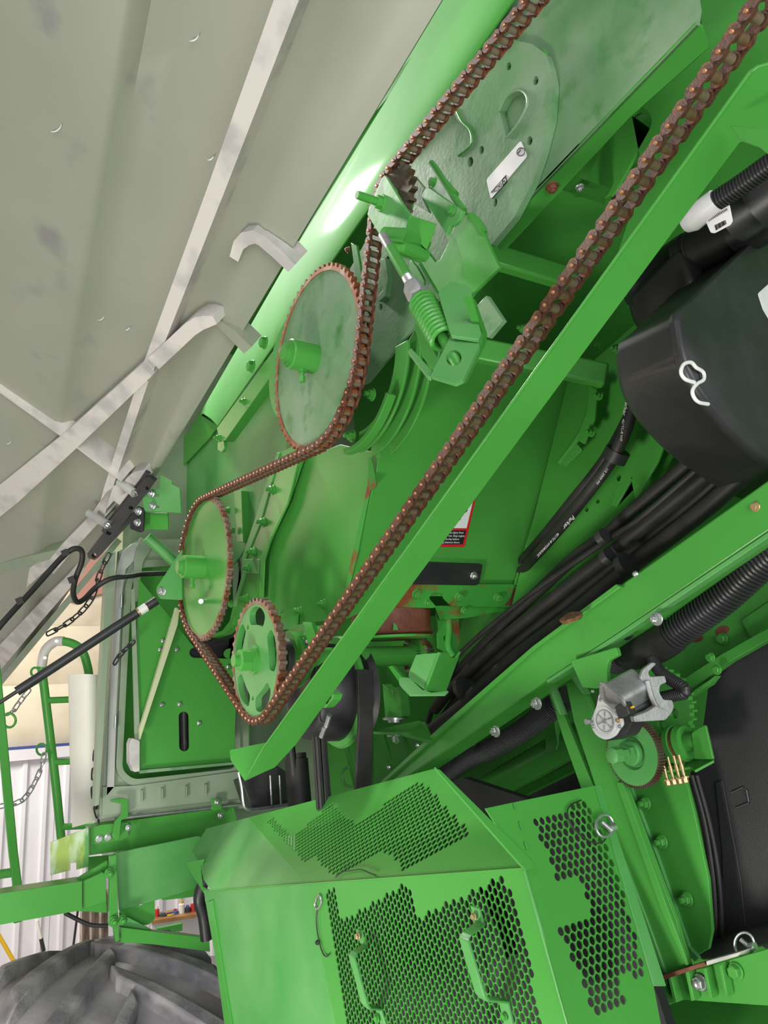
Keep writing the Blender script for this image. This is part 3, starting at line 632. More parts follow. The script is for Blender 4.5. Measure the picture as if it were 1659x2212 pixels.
# decal on the wear plate
dec = plate(up, 'decal', rnd([(1050, 388), (1125, 303), (1139, 337), (1060, 431)], 6), P84.off(.0008), .0006, STK, label='white decal with small line drawing and circled number')
def stroke(parent, pts, pl, w=.0009, mat=INK, name='printed_line', closed=False):
    q = [pl.hit(*p) for p in pts]; q = q + [q[0]] if closed else q
    return put(name, tube(BM(), q, w, 5), mat, parent)
DP = P84.off(.001)
stroke(dec, ell(1125, 342 - 14, 9, 8, -50, 20), DP, .0009, closed=True)
text(dec, '400', DP, 1119, 334, 1131, 320, 5, INK)
stroke(dec, [(1060, 416), (1093, 378), (1096, 393), (1063, 429)], DP, .0005)
stroke(dec, [(1085, 389), (1092, 382), (1094, 392), (1087, 400)], DP, .0012, closed=True)
stroke(dec, [(1086, 392), (1090, 391), (1092, 396)], DP, .0008)
stroke(dec, [(1062, 416), (1066, 412), (1072, 404), (1078, 401), (1077, 409), (1071, 413), (1066, 412)], DP, .0006)
stroke(dec, ell(1081, 400, 2, 4, 20, 8), DP, .0005, closed=True)
bolt(up, 1192, 402, UND, 13, 'r', 1)
put('side_tab', prism(BM(), [UND.off(-.01).hit(*p) for p in ((1238, 376), (1243, 381), (1312, 404), (1300, 440), (1215, 410))], Vector((0, .006, 0))), GRN, up)
bolt(up, 1252, 404, UND, 9, 's', 1)
bs = thing('head_back_sheet', 'plain green sheet behind the rusty chain at the upper right corner', 'sheet', HY(1560, 300, 1.0))
plate(bs, 'sheet', [(1495, -60), (1800, -60), (1800, 60), (1630, 235), (1330, 655), (1240, 770), (1210, 745), (1330, 560), (1390, 380), (1365, 250), (1533, 102), (1517, 53)], PY(1.0), .006, GRN, [slot(1374, 262, 1300, 395, 34)])
put('lit_tube', cyl(BM(), HY(1240, 385, 1.12), HY(1440, 270, 1.12), .040, 24), GRN, bs, label='round green tube with a light streak')
put('dark_hose', tube(BM(), spline([HY(x, y, 1.2) for x, y in ((1310, 295), (1350, 265), (1420, 255))], 5), .012, 10), RUB, bs)
plate(bs, 'fin', [(1366, 254), (1372, 258), (1404, 338), (1396, 342)], PY(1.04), .02, GRN)
nest = put('dust_clump', lathe(BM(), HY(1345, 415, 1.15), (0.3, -1, .2), [(-.02, .004), (-.012, .016), (0, .022), (.01, .014), (.016, .004)], 9), material('dusty_debris', srgb(96, 88, 72), srgb(60, 60, 44), .9, scale=60, bump=1, bscale=300)); nest['label'] = 'dusty brown clump of debris stuck under the elevator tab'; nest['category'] = 'debris'
for v in nest.data.vertices: v.co += Vector((random.uniform(-.006, .006), random.uniform(-.006, .006), random.uniform(-.008, .008)))

# ------------------------------------------------------------------ bright curved cover strip between door and chain
fen = thing('elevator_cover', 'bright green curved cover strip along the edge of the grey door', 'cover', HY(455, 900, .74))
def strip(lines):
    """lines: (top pixel, bottom pixel, Y top, Y bottom) rows lofted together"""
    return [[HY(a[0] + (b[0] - a[0]) * k / 10, a[1] + (b[1] - a[1]) * k / 10, ya + (yb - ya) * k / 10) for k in range(11)] for a, b, ya, yb in lines]
bm = loft(BM(), strip([((980, -60), (425, 905), .95, .95), ((1015, -55), (438, 893), .90, .93), ((1050, -50), (446, 898), .86, .915), ((1085, -45), (456, 905), .835, .905), ((1112, -35), (464, 914), .826, .90), ((1125, -25), (470, 920), .83, .90)]))
put('cover_sheet', thicken(bm, Vector((0, .004, 0))), GRC, fen, smooth=70)
sp = P3((940, 300, 1.3), (600, 690, 1.8), (720, 570, 1.66))
for pts in ([(708, 420), (726, 450), (752, 480)], [(752, 480), (772, 455), (790, 428)]):
    pass
# darker lower side of the cover (hidden drive side sheet)
low = thing('drive_side_sheet', 'dark green glossy side sheet left of the upper sprocket disc', 'sheet', HY(400, 1100, .9))
plate(low, 'sheet', [(436, 892), (472, 918), (610, 760), (700, 700), (720, 960), (640, 1000), (520, 1200), (470, 1260), (400, 1240), (320, 1150), (322, 1075)], PY(.955), .006, GRF)
plate(low, 'upper_strip', [(432, 895), (470, 920), (452, 945), (400, 1000), (358, 1052), (330, 1040), (345, 1020)], PY(.94), .006, GRN)
rl = PY(.80)
plate(low, 'edge_rail', [(468, 925), (594, 752), (612, 742), (622, 760), (486, 952), (474, 952)], rl, .03, GRN)
for x, y, r in ((528, 868, 8), (474, 946, 8)): bolt(low, x, y, rl, r, 'g', 1)
plate(low, 'tab', rnd([(470, 955), (483, 952), (485, 968), (479, 977), (470, 972)], 3), rl, .01, GRN)
put('diagonal_tube', cyl(BM(), HX(318, 1160, -2.45), HX(385, 1222, -2.45), .017, 16), GRF, low)
plate(low, 'upright_tab', [(505, 1060), (521, 1060), (525, 1171), (512, 1171)], PY(.93), .03, GRN)
for x, y in ((495, 1102), (505, 1146)): bolt(low, x, y, PY(.92), 8, 'g', 1)
# drum housing behind the disc
drum = thing('bearing_drum', 'round green bearing drum with bolts peeking out left of the upper disc', 'housing', HY(640, 800, .85))
c = HY(630, 790, .775)
put('drum_shell', lathe(BM(), c, (0, 1, 0), [(0, .108), (.0, .136), (.10, .136), (.10, .02)], 56), GRN, drum)
put('drum_face', lathe(BM(), c + Vector((0, .012, 0)), (0, 1, 0), [(0, .02), (0, .122), (.01, .122)], 48), GRN, drum)
for x, y in ((573, 741), (546, 792)): bolt(drum, x, y, PY(.787), 14, 'g', 0)
# curved flange rings at lower right of the disc
rings = thing('elevator_flange', 'stepped green flange rings with nuts curving below the upper disc', 'flange', HY(740, 975, .88))
cb_ = HY(683, 775, YC)
def sector(par, name, c0, Y, r0, r1, a0, a1, th, mat, n=18):
    out = []
    for k in range(n + 1): a = math.radians(a0 + (a1 - a0) * k / n); out.append(Vector((c0.x + r1 * math.cos(a), Y, c0.z + r1 * math.sin(a))))
    for k in range(n, -1, -1): a = math.radians(a0 + (a1 - a0) * k / n); out.append(Vector((c0.x + r0 * math.cos(a), Y, c0.z + r0 * math.sin(a))))
    return put(name, prism(BM(), out, (0, th, 0)), mat, par, smooth=20, bev=.001)
for Y, r0, r1, a0, a1, th in ((.82, .190, .202, -100, -38, .02), (.85, .15, .198, -95, -4, .006), (.875, .17, .206, -90, -2, .006), (.9, .18, .212, -80, 2, .006)):
    sector(rings, 'flange_ring', cb_, Y, r0, r1, a0, a1, th, GRN)
for x, y, r in ((805, 853, 14), (762, 942, 14)): bolt(rings, x, y, PY(.85), r, 'g', 1)

# ------------------------------------------------------------------ elevator lower boot
boot = thing('elevator_boot', 'lower grain elevator boot with bolted flange strip and wide label face', 'elevator', HY(745, 1335, .93))
YB = .92
eA, eB = HY(868, 770, YB), HY(743, 1335, YB)
LAB = PE(eA, eB)
plate(boot, 'label_face', [(868, 765), (905, 700), (1240, 800), (1252, 850), (1224, 960), (1170, 1150), (1128, 1268), (1110, 1262), (1094, 1286), (1062, 1286), (860, 1290), (730, 1345), (743, 1335)], LAB, .005, GRN)
plate(boot, 'face_edge_flange', [(1228, 826), (1242, 836), (1248, 850), (1130, 1268), (1112, 1264), (1236, 850)], LAB.off(.012), .006, GRN)
for (x0, y0, x1, y1) in ((1218, 938, 1211, 970), (1190, 1030, 1181, 1062), (1163, 1124, 1154, 1158), (1137, 1213, 1129, 1255)):
    put('flange_lug', bar(BM(), LAB.off(.014).hit(x0, y0), LAB.off(.014).hit(x1, y1), .006, .006, LAB.n), GRN, boot)
plate(boot, 'bottom_flange', rnd([(852, 1262), (1110, 1262, 2), (1128, 1280, 2), (1122, 1308), (1110, 1312), (975, 1310), (960, 1295), (955, 1282, 3), (935, 1280, 4), (927, 1292), (944, 1312), (934, 1314), (900, 1313), (840, 1310)], 4), LAB.off(.01), .008, GRR, label='rust stained bottom flange')
plate(boot, 'bottom_lip', [(940, 1310), (1115, 1308), (1100, 1318), (1010, 1335), (950, 1340)], LAB.off(-.01), .006, GRR)
for x, y, r, s in ((899, 1283, 11, 's'), (991, 1288, 11, 's'), (1075, 1290, 11, 'g'), (924, 1301, 8, 'g'), (1002, 1318, 9, 'g')): bolt(boot, x, y, LAB.off(.01), r, s if s == 'g' else 'g', 0)
plate(boot, 'black_strap', rnd([(880, 1214, 1), (1043, 1220, 2), (1035, 1265, 10), (860, 1262, 1)], 3), LAB.off(.012), .01, BLK)
plate(boot, 'rust_patch', [(1090, 1308), (1104, 1290), (1110, 1270), (1127, 1280), (1121, 1308)], LAB.off(.0112), .0008, RUD)
bolt(boot, 1023, 1243, LAB.off(.012), 9, 's', 1)
# safety label
LP = LAB.off(.001)
lab = plate(boot, 'safety_label', rnd([(972, 1062), (1031, 1064), (1004, 1182), (945, 1182)], 4), LP, .0008, RED, label='red bordered safety label with black text block')
plate(lab, 'picture_field', [(976, 1066), (1025, 1069), (1008, 1141), (958, 1141)], LP.off(.0006), .0004, WPR)
plate(lab, 'text_field', [(957, 1146), (1007, 1146), (1000, 1176), (950, 1176)], LP.off(.0006), .0004, INK)
plate(lab, 'picture_mark', rnd([(990, 1104), (1000, 1106), (1011, 1100), (1009, 1105), (1003, 1109), (990, 1110)], 2), LP.off(.001), .0003, INK)
plate(lab, 'picture_mark', rnd([(976, 1121), (987, 1121), (995, 1117), (996, 1122), (988, 1127), (974, 1130)], 2), LP.off(.001), .0003, INK)
for i, (s, x1) in enumerate((('serious injury from', 1001), ('ent. Stop engine', 1003), ('remove key before', 991), ('ing cleanout doors.', 993))):
    text(lab, s, LP.off(.0006), x1 - 1.6 * i * 0, 1152.5 + 7 * i, x1 + 20, 1152.7 + 7 * i, 4.6, WPR, align='RIGHT')
# left outward side: panel, flange strip with bolts
YL = .925
plate(boot, 'side_panel', [(655, 990), (735, 960), (800, 975), (868, 765), (743, 1335), (735, 1338), (610, 1352), (566, 1320), (556, 1240)], PY(YL), .005, GRN)
plate(boot, 'panel_edge_strip', [(796, 985), (803, 990), (812, 1050), (798, 1060), (770, 1200), (745, 1300), (738, 1338), (732, 1338), (760, 1200), (793, 1050)], PY(YL - .012), .004, GRR)
fl = PY(.905)
plate(boot, 'bolt_flange', [(598, 980), (640, 962), (655, 975), (620, 1080), (562, 1208), (556, 1285), (530, 1330), (496, 1340), (505, 1300), (528, 1240), (524, 1205), (560, 1130)], fl, .012, GRN)
plate(boot, 'flange_rib', [(640, 985), (647, 985), (620, 1090), (584, 1165), (570, 1210), (566, 1300), (558, 1300), (562, 1205), (580, 1160), (614, 1085)], fl.off(.004), .006, GRN)
plate(boot, 'flange_rib', [(598, 978), (604, 978), (562, 1130), (530, 1206), (531, 1236), (508, 1310), (502, 1310), (524, 1238), (522, 1205)], fl.off(.004), .006, GRF)
plate(boot, 'lit_step', [(527, 1208), (560, 1208), (555, 1240), (528, 1238)], fl.off(.006), .006, GRF)
for x, y in ((590, 1058), (570, 1128), (549, 1192), (542, 1227), (533, 1294)): bolt(boot, x, y, fl, 11, 'g', 1)
bolt(boot, 500, 1305, fl, 8, 'g', 0)
for x, y in ((700, 1304), (649, 1320), (612, 1334)): bolt(boot, x, y, PY(YL), 10, 'g', 1)
plate(boot, 'lower_bracket', rnd([(600, 1330), (636, 1312), (642, 1322), (640, 1358), (604, 1362)], 3), PY(YL - .01), .006, GRN)
plate(boot, 'curved_lip', [(497, 1340), (506, 1330), (504, 1350), (482, 1370), (458, 1378), (452, 1372), (480, 1362)], PY(.90), .03, GRN)

# ================================================================== sprockets
def P2(p, Y=YC): return Vector((p[0], Y, p[1]))
def gear2d(N, rr, rt, duty=(.22, .38), ph=0.0):
    out = []
    for k in range(N):
        a0 = 2 * math.pi * k / N + ph; s = 2 * math.pi / N
        for f, r in ((0, rr), (duty[0], rr), (duty[1], rt), (duty[1] + .24, rt), (duty[1] + .40, rr)): out.append((r * math.cos(a0 + s * f), r * math.sin(a0 + s * f)))
    return out
def circ2d(r, n=48, c=(0, 0)): return [(c[0] + r * math.cos(2 * math.pi * k / n), c[1] + r * math.sin(2 * math.pi * k / n)) for k in range(n)]
def toothed(par, c, N, rr, rt, rin, th, mat, Y=YC, name='toothed_rim', duty=(.1, .30)):
    g = [Vector((c.x + x, Y - th / 2, c.z + z)) for x, z in gear2d(N, rr, rt, duty)]
    h = [Vector((c.x + x, Y - th / 2, c.z + z)) for x, z in circ2d(rin, 64)]
    return put(name, prism(BM(), g, (0, th, 0), [h]), mat, par, smooth=0)
def disc(par, c, r, th, mat, Y=YC, name='disc', holes=()):
    o = [Vector((c.x + x, Y - th / 2, c.z + z)) for x, z in circ2d(r, 96)]
    hs_ = [[Vector((c.x + x, Y - th / 2, c.z + z)) for x, z in h] for h in holes]
    return put(name, prism(BM(), o, (0, th, 0), hs_), mat, par, smooth=30)
OUT = Vector((0, -1, 0))
cBig, cLow, cHex, cIdl = HY(683, 776, YC), HY(442, 1226, YC), HY(557, 1425, YC), HY(853, 434, YC)
def hubbed(name, label, c, N, rt, rim_mat, disc_mat, hub_r, hub_l):
    t = thing(name, label, 'sprocket', Vector((c.x, YC, c.z)))
    toothed(t, c, N, rt - .008, rt, rt - .016, .013, rim_mat)
    disc(t, c, rt - .0155, .009, disc_mat)
    b = Vector((c.x, YC - .004, c.z))
    put('hub', lathe(BM(), b, OUT, [(0, hub_r), (hub_l - .003, hub_r), (hub_l, hub_r - .003), (hub_l, hub_r * .8)], 40), GRN, t)
    put('shaft_end', lathe(BM(), b, OUT, [(0, .02), (hub_l + .004, hub_r * .78), (hub_l + .004, hub_r * .62), (hub_l + .012, hub_r * .62), (hub_l + .012, hub_r * .5), (hub_l + .014, hub_r * .5)], 36), GRN, t)
    s0 = b + OUT * (hub_l * .5) + Vector((0, 0, -hub_r * .9))
    sc = put('set_screw', lathe(BM(), s0, (0, 0, -1), [(0, .010), (.007, .010), (.007, .005), (.018, .005), (.018, .0075), (.030, .0075)], 6), GRN, t)
    return t
upper = hubbed('chain_sprocket', 'upper large sprocket with brushed grey green disc and rusty teeth', cBig, 60, .2075, TTR, GRD, .033, .062)
lower = hubbed('chain_sprocket', 'lower left large sprocket with plain green disc and worn shiny teeth', cLow, 60, .2085, TTH, GRN, .033, .062)
o = put('bolt_stub', cyl(BM(), HY(434, 1299, .735), HY(434, 1299, .70), .0065, 12), STL, lower)
hexs = thing('chain_sprocket', 'cut out green sprocket with five kidney openings and a hex nut', 'sprocket', Vector((cHex.x, YC, cHex.z)))
kid = []
for k in range(5):
    a = math.radians(9 + 72 * k); h = []
    for j in range(13): f = -1 + 2 * j / 12; t = a + math.radians(26 * math.sin(f * math.pi / 2)); rr = .098 + .028 * math.cos(f * math.pi / 2) ** .5; h.append((rr * math.cos(t), rr * math.sin(t)))
    for j in range(1, 12): f = 1 - 2 * j / 12; t = a + math.radians(26 * math.sin(f * math.pi / 2)); rr = .098 - .016 * math.cos(f * math.pi / 2) ** .5; h.append((rr * math.cos(t), rr * math.sin(t)))
    kid.append(h)
small = [circ2d(.006, 10, (.09 * math.cos(math.radians(a)), .09 * math.sin(math.radians(a)))) for a in (117, 261)]
disc(hexs, cHex, .1315, .016, GRF, holes=kid + small)
toothed(hexs, cHex, 41, .139, .147, .131, .018, TTH)
b = Vector((cHex.x, YC - .008, cHex.z))
put('washer', lathe(BM(), b, OUT, [(0, .034), (.008, .034), (.008, .028), (.012, .028), (.012, .02)], 32), GRN, hexs)
put('hex_nut', lathe(BM(), b + OUT * .012, OUT, [(0, .026), (.026, .026), (.030, .022)], 6), GRN, hexs)
put('shaft_stub', lathe(BM(), b + OUT * .04, OUT, [(0, .015), (.014, .015), (.014, .006)], 20), GRN, hexs)
idl = thing('idler_sprocket', 'small idler sprocket with dark teeth behind the tension bracket', 'sprocket', Vector((cIdl.x, YC, cIdl.z)))
toothed(idl, cIdl, 20, .056, .067, .02, .014, TTD)
put('hub', lathe(BM(), cIdl + Vector((0, -.02, 0)), (0, 1, 0), [(0, .022), (.05, .022)], 24), GRN, idl)

# ================================================================== drive chain: every link a part
PITCH = .0213
circ = [(cIdl, .064, 1), (cBig, .2015, -1), (cLow, .2025, 1), (cHex, .1415, 1)]          # 1: turns counter-clockwise seen from outside
S = HY(1215, -70, YC); E = HY(1700, -60, YC)
S = S + (S - HY(850, 372, YC)).normalized() * .25; E = E + (E - HY(900, 1110, YC)).normalized() * .12
def v2(p): return Vector((p.x, p.z))
def tangent(c0, r0, s0, c1, r1, s1):
    """directed line leaving circle 0 and arriving at circle 1 (s: +1 ccw, -1 cw)"""
    d = c1 - c0; L = d.length; u = d / L; nrm = Vector((-u.y, u.x))
    k = (s1 * r1 - s0 * r0) / L                        # signed offset: centre lies left of travel (ccw) at distance r
    k = max(-1, min(1, k)); co = math.sqrt(max(0, 1 - k * k))
    t = u * co + nrm * (-k) * -1 if False else None
    # travel direction t with left normal n: (c0 - p0) = n * s0*r0 ; (c1 - p1) = n * s1*r1
    # => d = t*len + n*(s1*r1 - s0*r0)
    t = u * co - nrm * k; n = Vector((-t.y, t.x))
    return c0 - n * s0 * r0, c1 - n * s1 * r1
path = []; prevc, prevr, prevs = v2(S), 0, 1; pts = [v2(S)]
seq = [(v2(c), r, s) for c, r, s in circ] + [(v2(E), 0, 1)]
last = None; cur = (v2(S), 0, 1); arcs = []
tans = []
for nx in seq: tans.append(tangent(*cur, *nx)); cur = nx
poly = [tans[0][0], tans[0][1]]
for i, (c, r, s) in enumerate(seq[:-1]):
    a0 = math.atan2(*(tans[i][1] - c).yx); a1 = math.atan2(*(tans[i + 1][0] - c).yx)
    da = (a1 - a0) % (2 * math.pi) if s > 0 else -((a0 - a1) % (2 * math.pi))
    n = max(2, int(abs(da) * r / .006))
    poly += [c + Vector((math.cos(a0 + da * k / n), math.sin(a0 + da * k / n))) * r for k in range(1, n)]
    poly += [tans[i + 1][0], tans[i + 1][1]]
# pin positions: walk the path at constant chord
pins = [poly[0]]; i = 0; pos = poly[0]
while i < len(poly) - 1:
    a, b = poly[i], poly[i + 1]; dcur = (b - pins[-1]).length
    if dcur < PITCH: i += 1; pos = b; continue
    # intersection of the segment pos->b with circle about last pin
    d = b - pos; f_ = pos - pins[-1]; A_ = d.dot(d); B_ = 2 * f_.dot(d); C_ = f_.dot(f_) - PITCH ** 2
    tt = (-B_ + math.sqrt(max(0, B_ * B_ - 4 * A_ * C_))) / (2 * A_); pos = pos + d * tt; pins.append(pos.copy())
def fig8(bm, y, th, r=.0099, waist=.0074):
    o = []
    h = PITCH / 2
    for k in range(9): a = math.radians(-60 + 120 * k / 8) ; o.append((h + r * math.cos(a * 1.25), r * math.sin(a * 1.25)))
    o.append((0, waist))
    for k in range(9): a = math.radians(120 + 120 * k / 8); o.append((-h + r * math.cos(math.pi + (a - math.pi) * 1.25), r * math.sin(math.pi + (a - math.pi) * 1.25)))
    o.append((0, -waist))
    return prism(bm, [Vector((x, y, z)) for x, z in o], (0, th, 0))
chain = thing('drive_chain', 'long rusty roller chain running round the four sprockets', 'chain', Vector((cHex.x, YC, cHex.z - .15)))
inner = put('inner_link', fig8(BM(), -.0116, .003), RUS, None, smooth=30)
inner2 = put('link_plate', fig8(BM(), .0086, .003), RUS, None, smooth=30)
outer = put('outer_link', fig8(BM(), -.0150, .003), RUS, None, smooth=30)
outer2 = put('link_plate', fig8(BM(), .0120, .003), RUS, None, smooth=30)
rols = [put('roller', cyl(BM(), (sx * PITCH / 2, -.0085, 0), (sx * PITCH / 2, .0085, 0), .0064, 14), ROL, None) for sx in (-1, 1)]
pns = [put('pin', lathe(BM(), (sx * PITCH / 2, .0165, 0), (0, -1, 0), [(0, .0030), (.0326, .0030), (.0338, .0022)], 10), PIN, None) for sx in (-1, 1)]
for k in range(len(pins) - 1):
    a, b = pins[k], pins[k + 1]; d = (b - a).normalized(); m = (a + b) / 2
    X, Zv = Vector((d.x, 0, d.y)), Vector((-d.y, 0, d.x))
    mw = Matrix.Translation((m.x, YC, m.y)) @ Matrix((X, Vector((0, 1, 0)), Zv)).transposed().to_4x4()
    c = copy_at(inner if k % 2 else outer, chain, mw)
    for sub in ([inner2] + rols if k % 2 else [outer2] + pns):
        s = sub.copy(); COL.objects.link(s); s.parent = c; s.matrix_local = Matrix.Identity(4)
for o in [inner, inner2, outer, outer2] + rols + pns: bpy.data.objects.remove(o)
NLINKS = len(pins) - 1

# ================================================================== guard rail under the chain's return run
rail = thing('chain_guard', 'long green diagonal chain guard rail with folded end flap', 'guard', HY(560, 1660, .72))
rA, rB = HY(1621, 156, .695), HY(566, 1620, .695)
WEB = PE(rA, rB)
plate(rail, 'web', [(1740, 95), (1659, 138), (1640, 143), (1621, 156), (1275, 640), (1200, 745), (765, 1350), (566, 1620), (529, 1687), (594, 1658), (640, 1608), (826, 1350), (1270, 750), (1352, 640), (1470, 480), (1598, 309), (1640, 300), (1740, 250)], WEB, .004, GRN)
fpts = [HY(x, y, .695) for x, y in ((1640, 143), (1621, 156), (1275, 640), (1200, 745), (765, 1350), (566, 1620))]
bm = BM(); sd = Vector((WEB.n.x, 0, WEB.n.z)).normalized()
ax_ = (rB - rA).normalized(); up_ = ax_.cross(Vector((0, 1, 0)))
put('front_lip', bar(BM(), rA, rB, .004, .0035, up_), GRN, rail, bev=.001)
plate(rail, 'end_flap', rnd([(496, 1620, 4), (582, 1602, 2), (529, 1687, 2), (498, 1642, 3)], 3), P3((496, 1620, 1.80), (579, 1603, 1.775), (529, 1687, 1.76)), .004, GRN)
plate(rail, 'corner_bracket', [(1575, 272), (1582, 270), (1620, 276), (1740, 270), (1740, 400), (1640, 318), (1600, 304)], PY(.70), .006, GRN)
plate(rail, 'end_channel', rnd([(690, 1524), (712, 1493), (722, 1500), (718, 1512), (704, 1528), (694, 1530)], 2), PY(.78), .02, GRN, [[(702, 1518), (713, 1503), (717, 1506), (706, 1522)]])

# ================================================================== spring tensioner
ten = thing('spring_tensioner', 'green spring loaded chain tensioner bracket with threaded rod', 'tensioner', HY(990, 820, .70))
P69 = PY(.690)
plate(ten, 'bracket_plate', [(830, 378), (834, 381), (871, 443), (886, 465), (873, 503), (833, 496), (818, 505), (793, 463), (801, 443), (809, 420), (824, 386)], P69, .006, GRF)
fA, fB = P69.hit(886, 465), P69.hit(873, 503)
plate(ten, 'bracket_fold', [(886, 465), (943, 484), (938, 503), (922, 540), (900, 520), (873, 503)], PE(fA, fB, Vector((.35, 1, 0))), .006, GRN)
bolt(ten, 825, 439, P69, 17, 'g', 1)
put('long_stud', cyl(BM(), P69.hit(822, 438), P69.hit(822, 438) + OUT * .05, .0075, 14), GRN, ten)
# two rounded ribs of the rod saddle
w1 = [P69.off(.02).hit(832, 506), P69.off(.01).hit(870, 508), HY(918, 527, .745)]
put('saddle_rib', tube(BM(), w1, .0125, 16), GRN, ten); 
w2 = [P69.off(.01).hit(842, 528), P69.off(.0).hit(872, 532), HY(918, 552, .745)]
put('saddle_rib', tube(BM(), w2, .0115, 16), GRN, ten)
plate(ten, 'saddle_sheet', [(828, 500), (880, 505), (922, 522), (924, 560), (905, 566), (868, 555), (845, 530)], P3((828, 500, 1.42), (922, 522, 1.42), (868, 555, 1.42)), .005, GRN)
# rod, nut, spring
r0, r1 = Q(829, 512, 1.31), Q(996, 798, 1.035)
rd = (r1 - r0).normalized(); RL = (r1 - r0).length
def ra(t): return r0 + (r1 - r0) * t
put('threaded_rod', cyl(BM(), ra(-.01), ra(.12), .0087, 18), STL, ten, label='bare metal upper end of the rod')
put('painted_rod', cyl(BM(), ra(.11), ra(.36), .0092, 18), GRN, ten)
bm = corr(BM(), [ra(.35), ra(.46)], .0082, .0092, .0022, 16); put('thread', bm, STL, ten)
put('adjusting_nut', lathe(BM(), ra(.43), rd, [(0, .016), (.030, .0175), (.034, .014)], 6), ALU, ten)
put('core_rod', cyl(BM(), ra(.5), ra(.92), .0080, 16), GRN, ten)
sp_ = []; n = 11
u_, v_, _ = basis(rd); sa, sb_ = ra(.545), ra(.82)
for k in range(n * 14 + 1):
    t = k / (n * 14); a = 2 * math.pi * n * t; sp_.append(sa.lerp(sb_, t) + (u_ * math.cos(a) + v_ * math.sin(a)) * .0185)
put('coil_spring', tube(BM(), sp_, .0040, 8), GRN, ten)
bm = corr(BM(), [ra(.9), ra(1.0)], .0080, .0088, .0026, 18); put('rod_end_thread', bm, GRN, ten)
# spring cup: bright folded bracket
FA = P3((948, 632, 1.125), (1039, 721, 1.040), (973, 608, 1.14)); 
plate(ten, 'cup_upper_face', rnd([(946, 634, 1), (973, 608, 1), (1005, 613, 3), (1020, 627, 2), (1019, 645, 3), (1040, 720, 2), (1034, 733, 2), (975, 724, 2), (968, 705, 1)], 3), FA, .006, GRF)
FB = P3((975, 722, 1.070), (1034, 731, 1.045), (932, 812, 1.025))
plate(ten, 'cup_lower_face', rnd([(975, 722, 1), (1034, 731, 8), (1036, 746, 4), (1000, 820, 3), (984, 828, 3), (930, 812, 1)], 3), FB, .006, GRF, [ell(980, 773, 17, 17, 0, 24)])
FC = P3((1040, 720, 1.068), (1053, 740, 1.10), (1005, 830, 1.04))
plate(ten, 'cup_side_flange', rnd([(1019, 640, 2), (1028, 650, 2), (1053, 722, 6), (1050, 742, 4), (1008, 828, 4), (990, 832, 2), (1040, 745, 2), (1043, 722, 3)], 3), FC, .012, GRN)
plate(ten, 'cup_left_lip', rnd([(881, 757, 1), (888, 752, 2), (934, 802, 1), (931, 814, 1), (924, 812, 2)], 2), P3((881, 757, 1.115), (934, 802, 1.04), (924, 812, 1.03)), .006, GRF)
plate(ten, 'cup_inner_flap', [(893, 700), (905, 698), (950, 780), (935, 800), (912, 770)], P3((893, 700, 1.22), (950, 780, 1.18), (912, 770, 1.2)), .005, GRN)
plate(ten, 'cup_tongue', [(950, 738), (963, 735), (948, 770), (944, 775)], P3((950, 738, 1.13), (963, 735, 1.12), (946, 775, 1.11)), .005, GRF)
plate(ten, 'back_gusset', [(1030, 660), (1050, 638), (1086, 692), (1054, 730), (1040, 720)], PY(.80), .01, GRD)
arm = thing('tensioner_arm', 'dark green swing arm plate behind the spring with bolted angle', 'arm', HY(1000, 640, .80))
P80 = PY(.80)
plate(arm, 'arm_plate', [(1001, 454), (1030, 478), (1045, 504), (1060, 540), (1078, 577, 4), (1022, 632), (1010, 650), (975, 660), (948, 632), (907, 562), (920, 540), (940, 566), (951, 560), (969, 524), (962, 507), (965, 495), (985, 465)], P80, .008, GRN)
plate(arm, 'arm_layer', [(1001, 454), (1030, 478), (1045, 504), (1060, 540), (1078, 577), (1022, 632), (990, 615), (992, 600), (998, 560), (985, 520), (975, 505), (985, 480)], P80.off(.008), .007, GRN)
plate(arm, 'bolt_angle', [(919, 406), (927, 405), (999, 455), (991, 475), (982, 485), (972, 488), (964, 506), (910, 423)], P80.off(.028), .008, GRF)
plate(arm, 'back_fin', [(930, 360), (940, 356), (1000, 452), (985, 470), (925, 405)], P80.off(.006), .006, GRF)
put('rim_bead', tube(BM(), [P80.off(.01).hit(x, y) for x, y in ((932, 352), (940, 362), (985, 432), (1003, 456))], .006, 8), GRN, arm)
put('weld_bead', tube(BM(), spline([P80.off(.008).hit(x, y) for x, y in ((964, 398), (974, 410), (984, 421))], 3), .007, 8), GRN, arm)
put('weld_bead', tube(BM(), spline([P80.off(.006).hit(x, y) for x, y in ((1018, 468), (1030, 480), (1044, 502))], 3), .008, 8), GRN, arm)
plate(arm, 'light_fin', [(891, 394), (898, 383), (917, 406), (910, 422), (928, 460), (890, 437)], P80.off(.01), .006, GRD)  # grey paint carries the light falling on this fin
for x, y in ((937, 394), (978, 454)): bolt(arm, x, y, P80.off(.03), 11, 'g', 0)
put('slim_rod', cyl(BM(), HY(905, 562, .84), HY(952, 640, .84), .004, 8), GRR, arm)
plate(arm, 'mid_flange', [(886, 560), (900, 575), (916, 605), (912, 630), (898, 640), (880, 600)], PY(.83), .006, GRN)
plate(arm, 'side_strip', [(758, 524), (770, 530), (782, 600), (780, 640), (770, 620)], PY(.80), .006, GRN, label='narrow upright strip beside the chain')
bolt(arm, 753, 540, PY(.84), 7, 'r', 1)
plate(arm, 'curled_tab', rnd([(824, 560), (832, 556), (838, 600), (832, 640), (818, 652), (816, 640), (828, 625)], 3), PY(.85), .02, GRD)
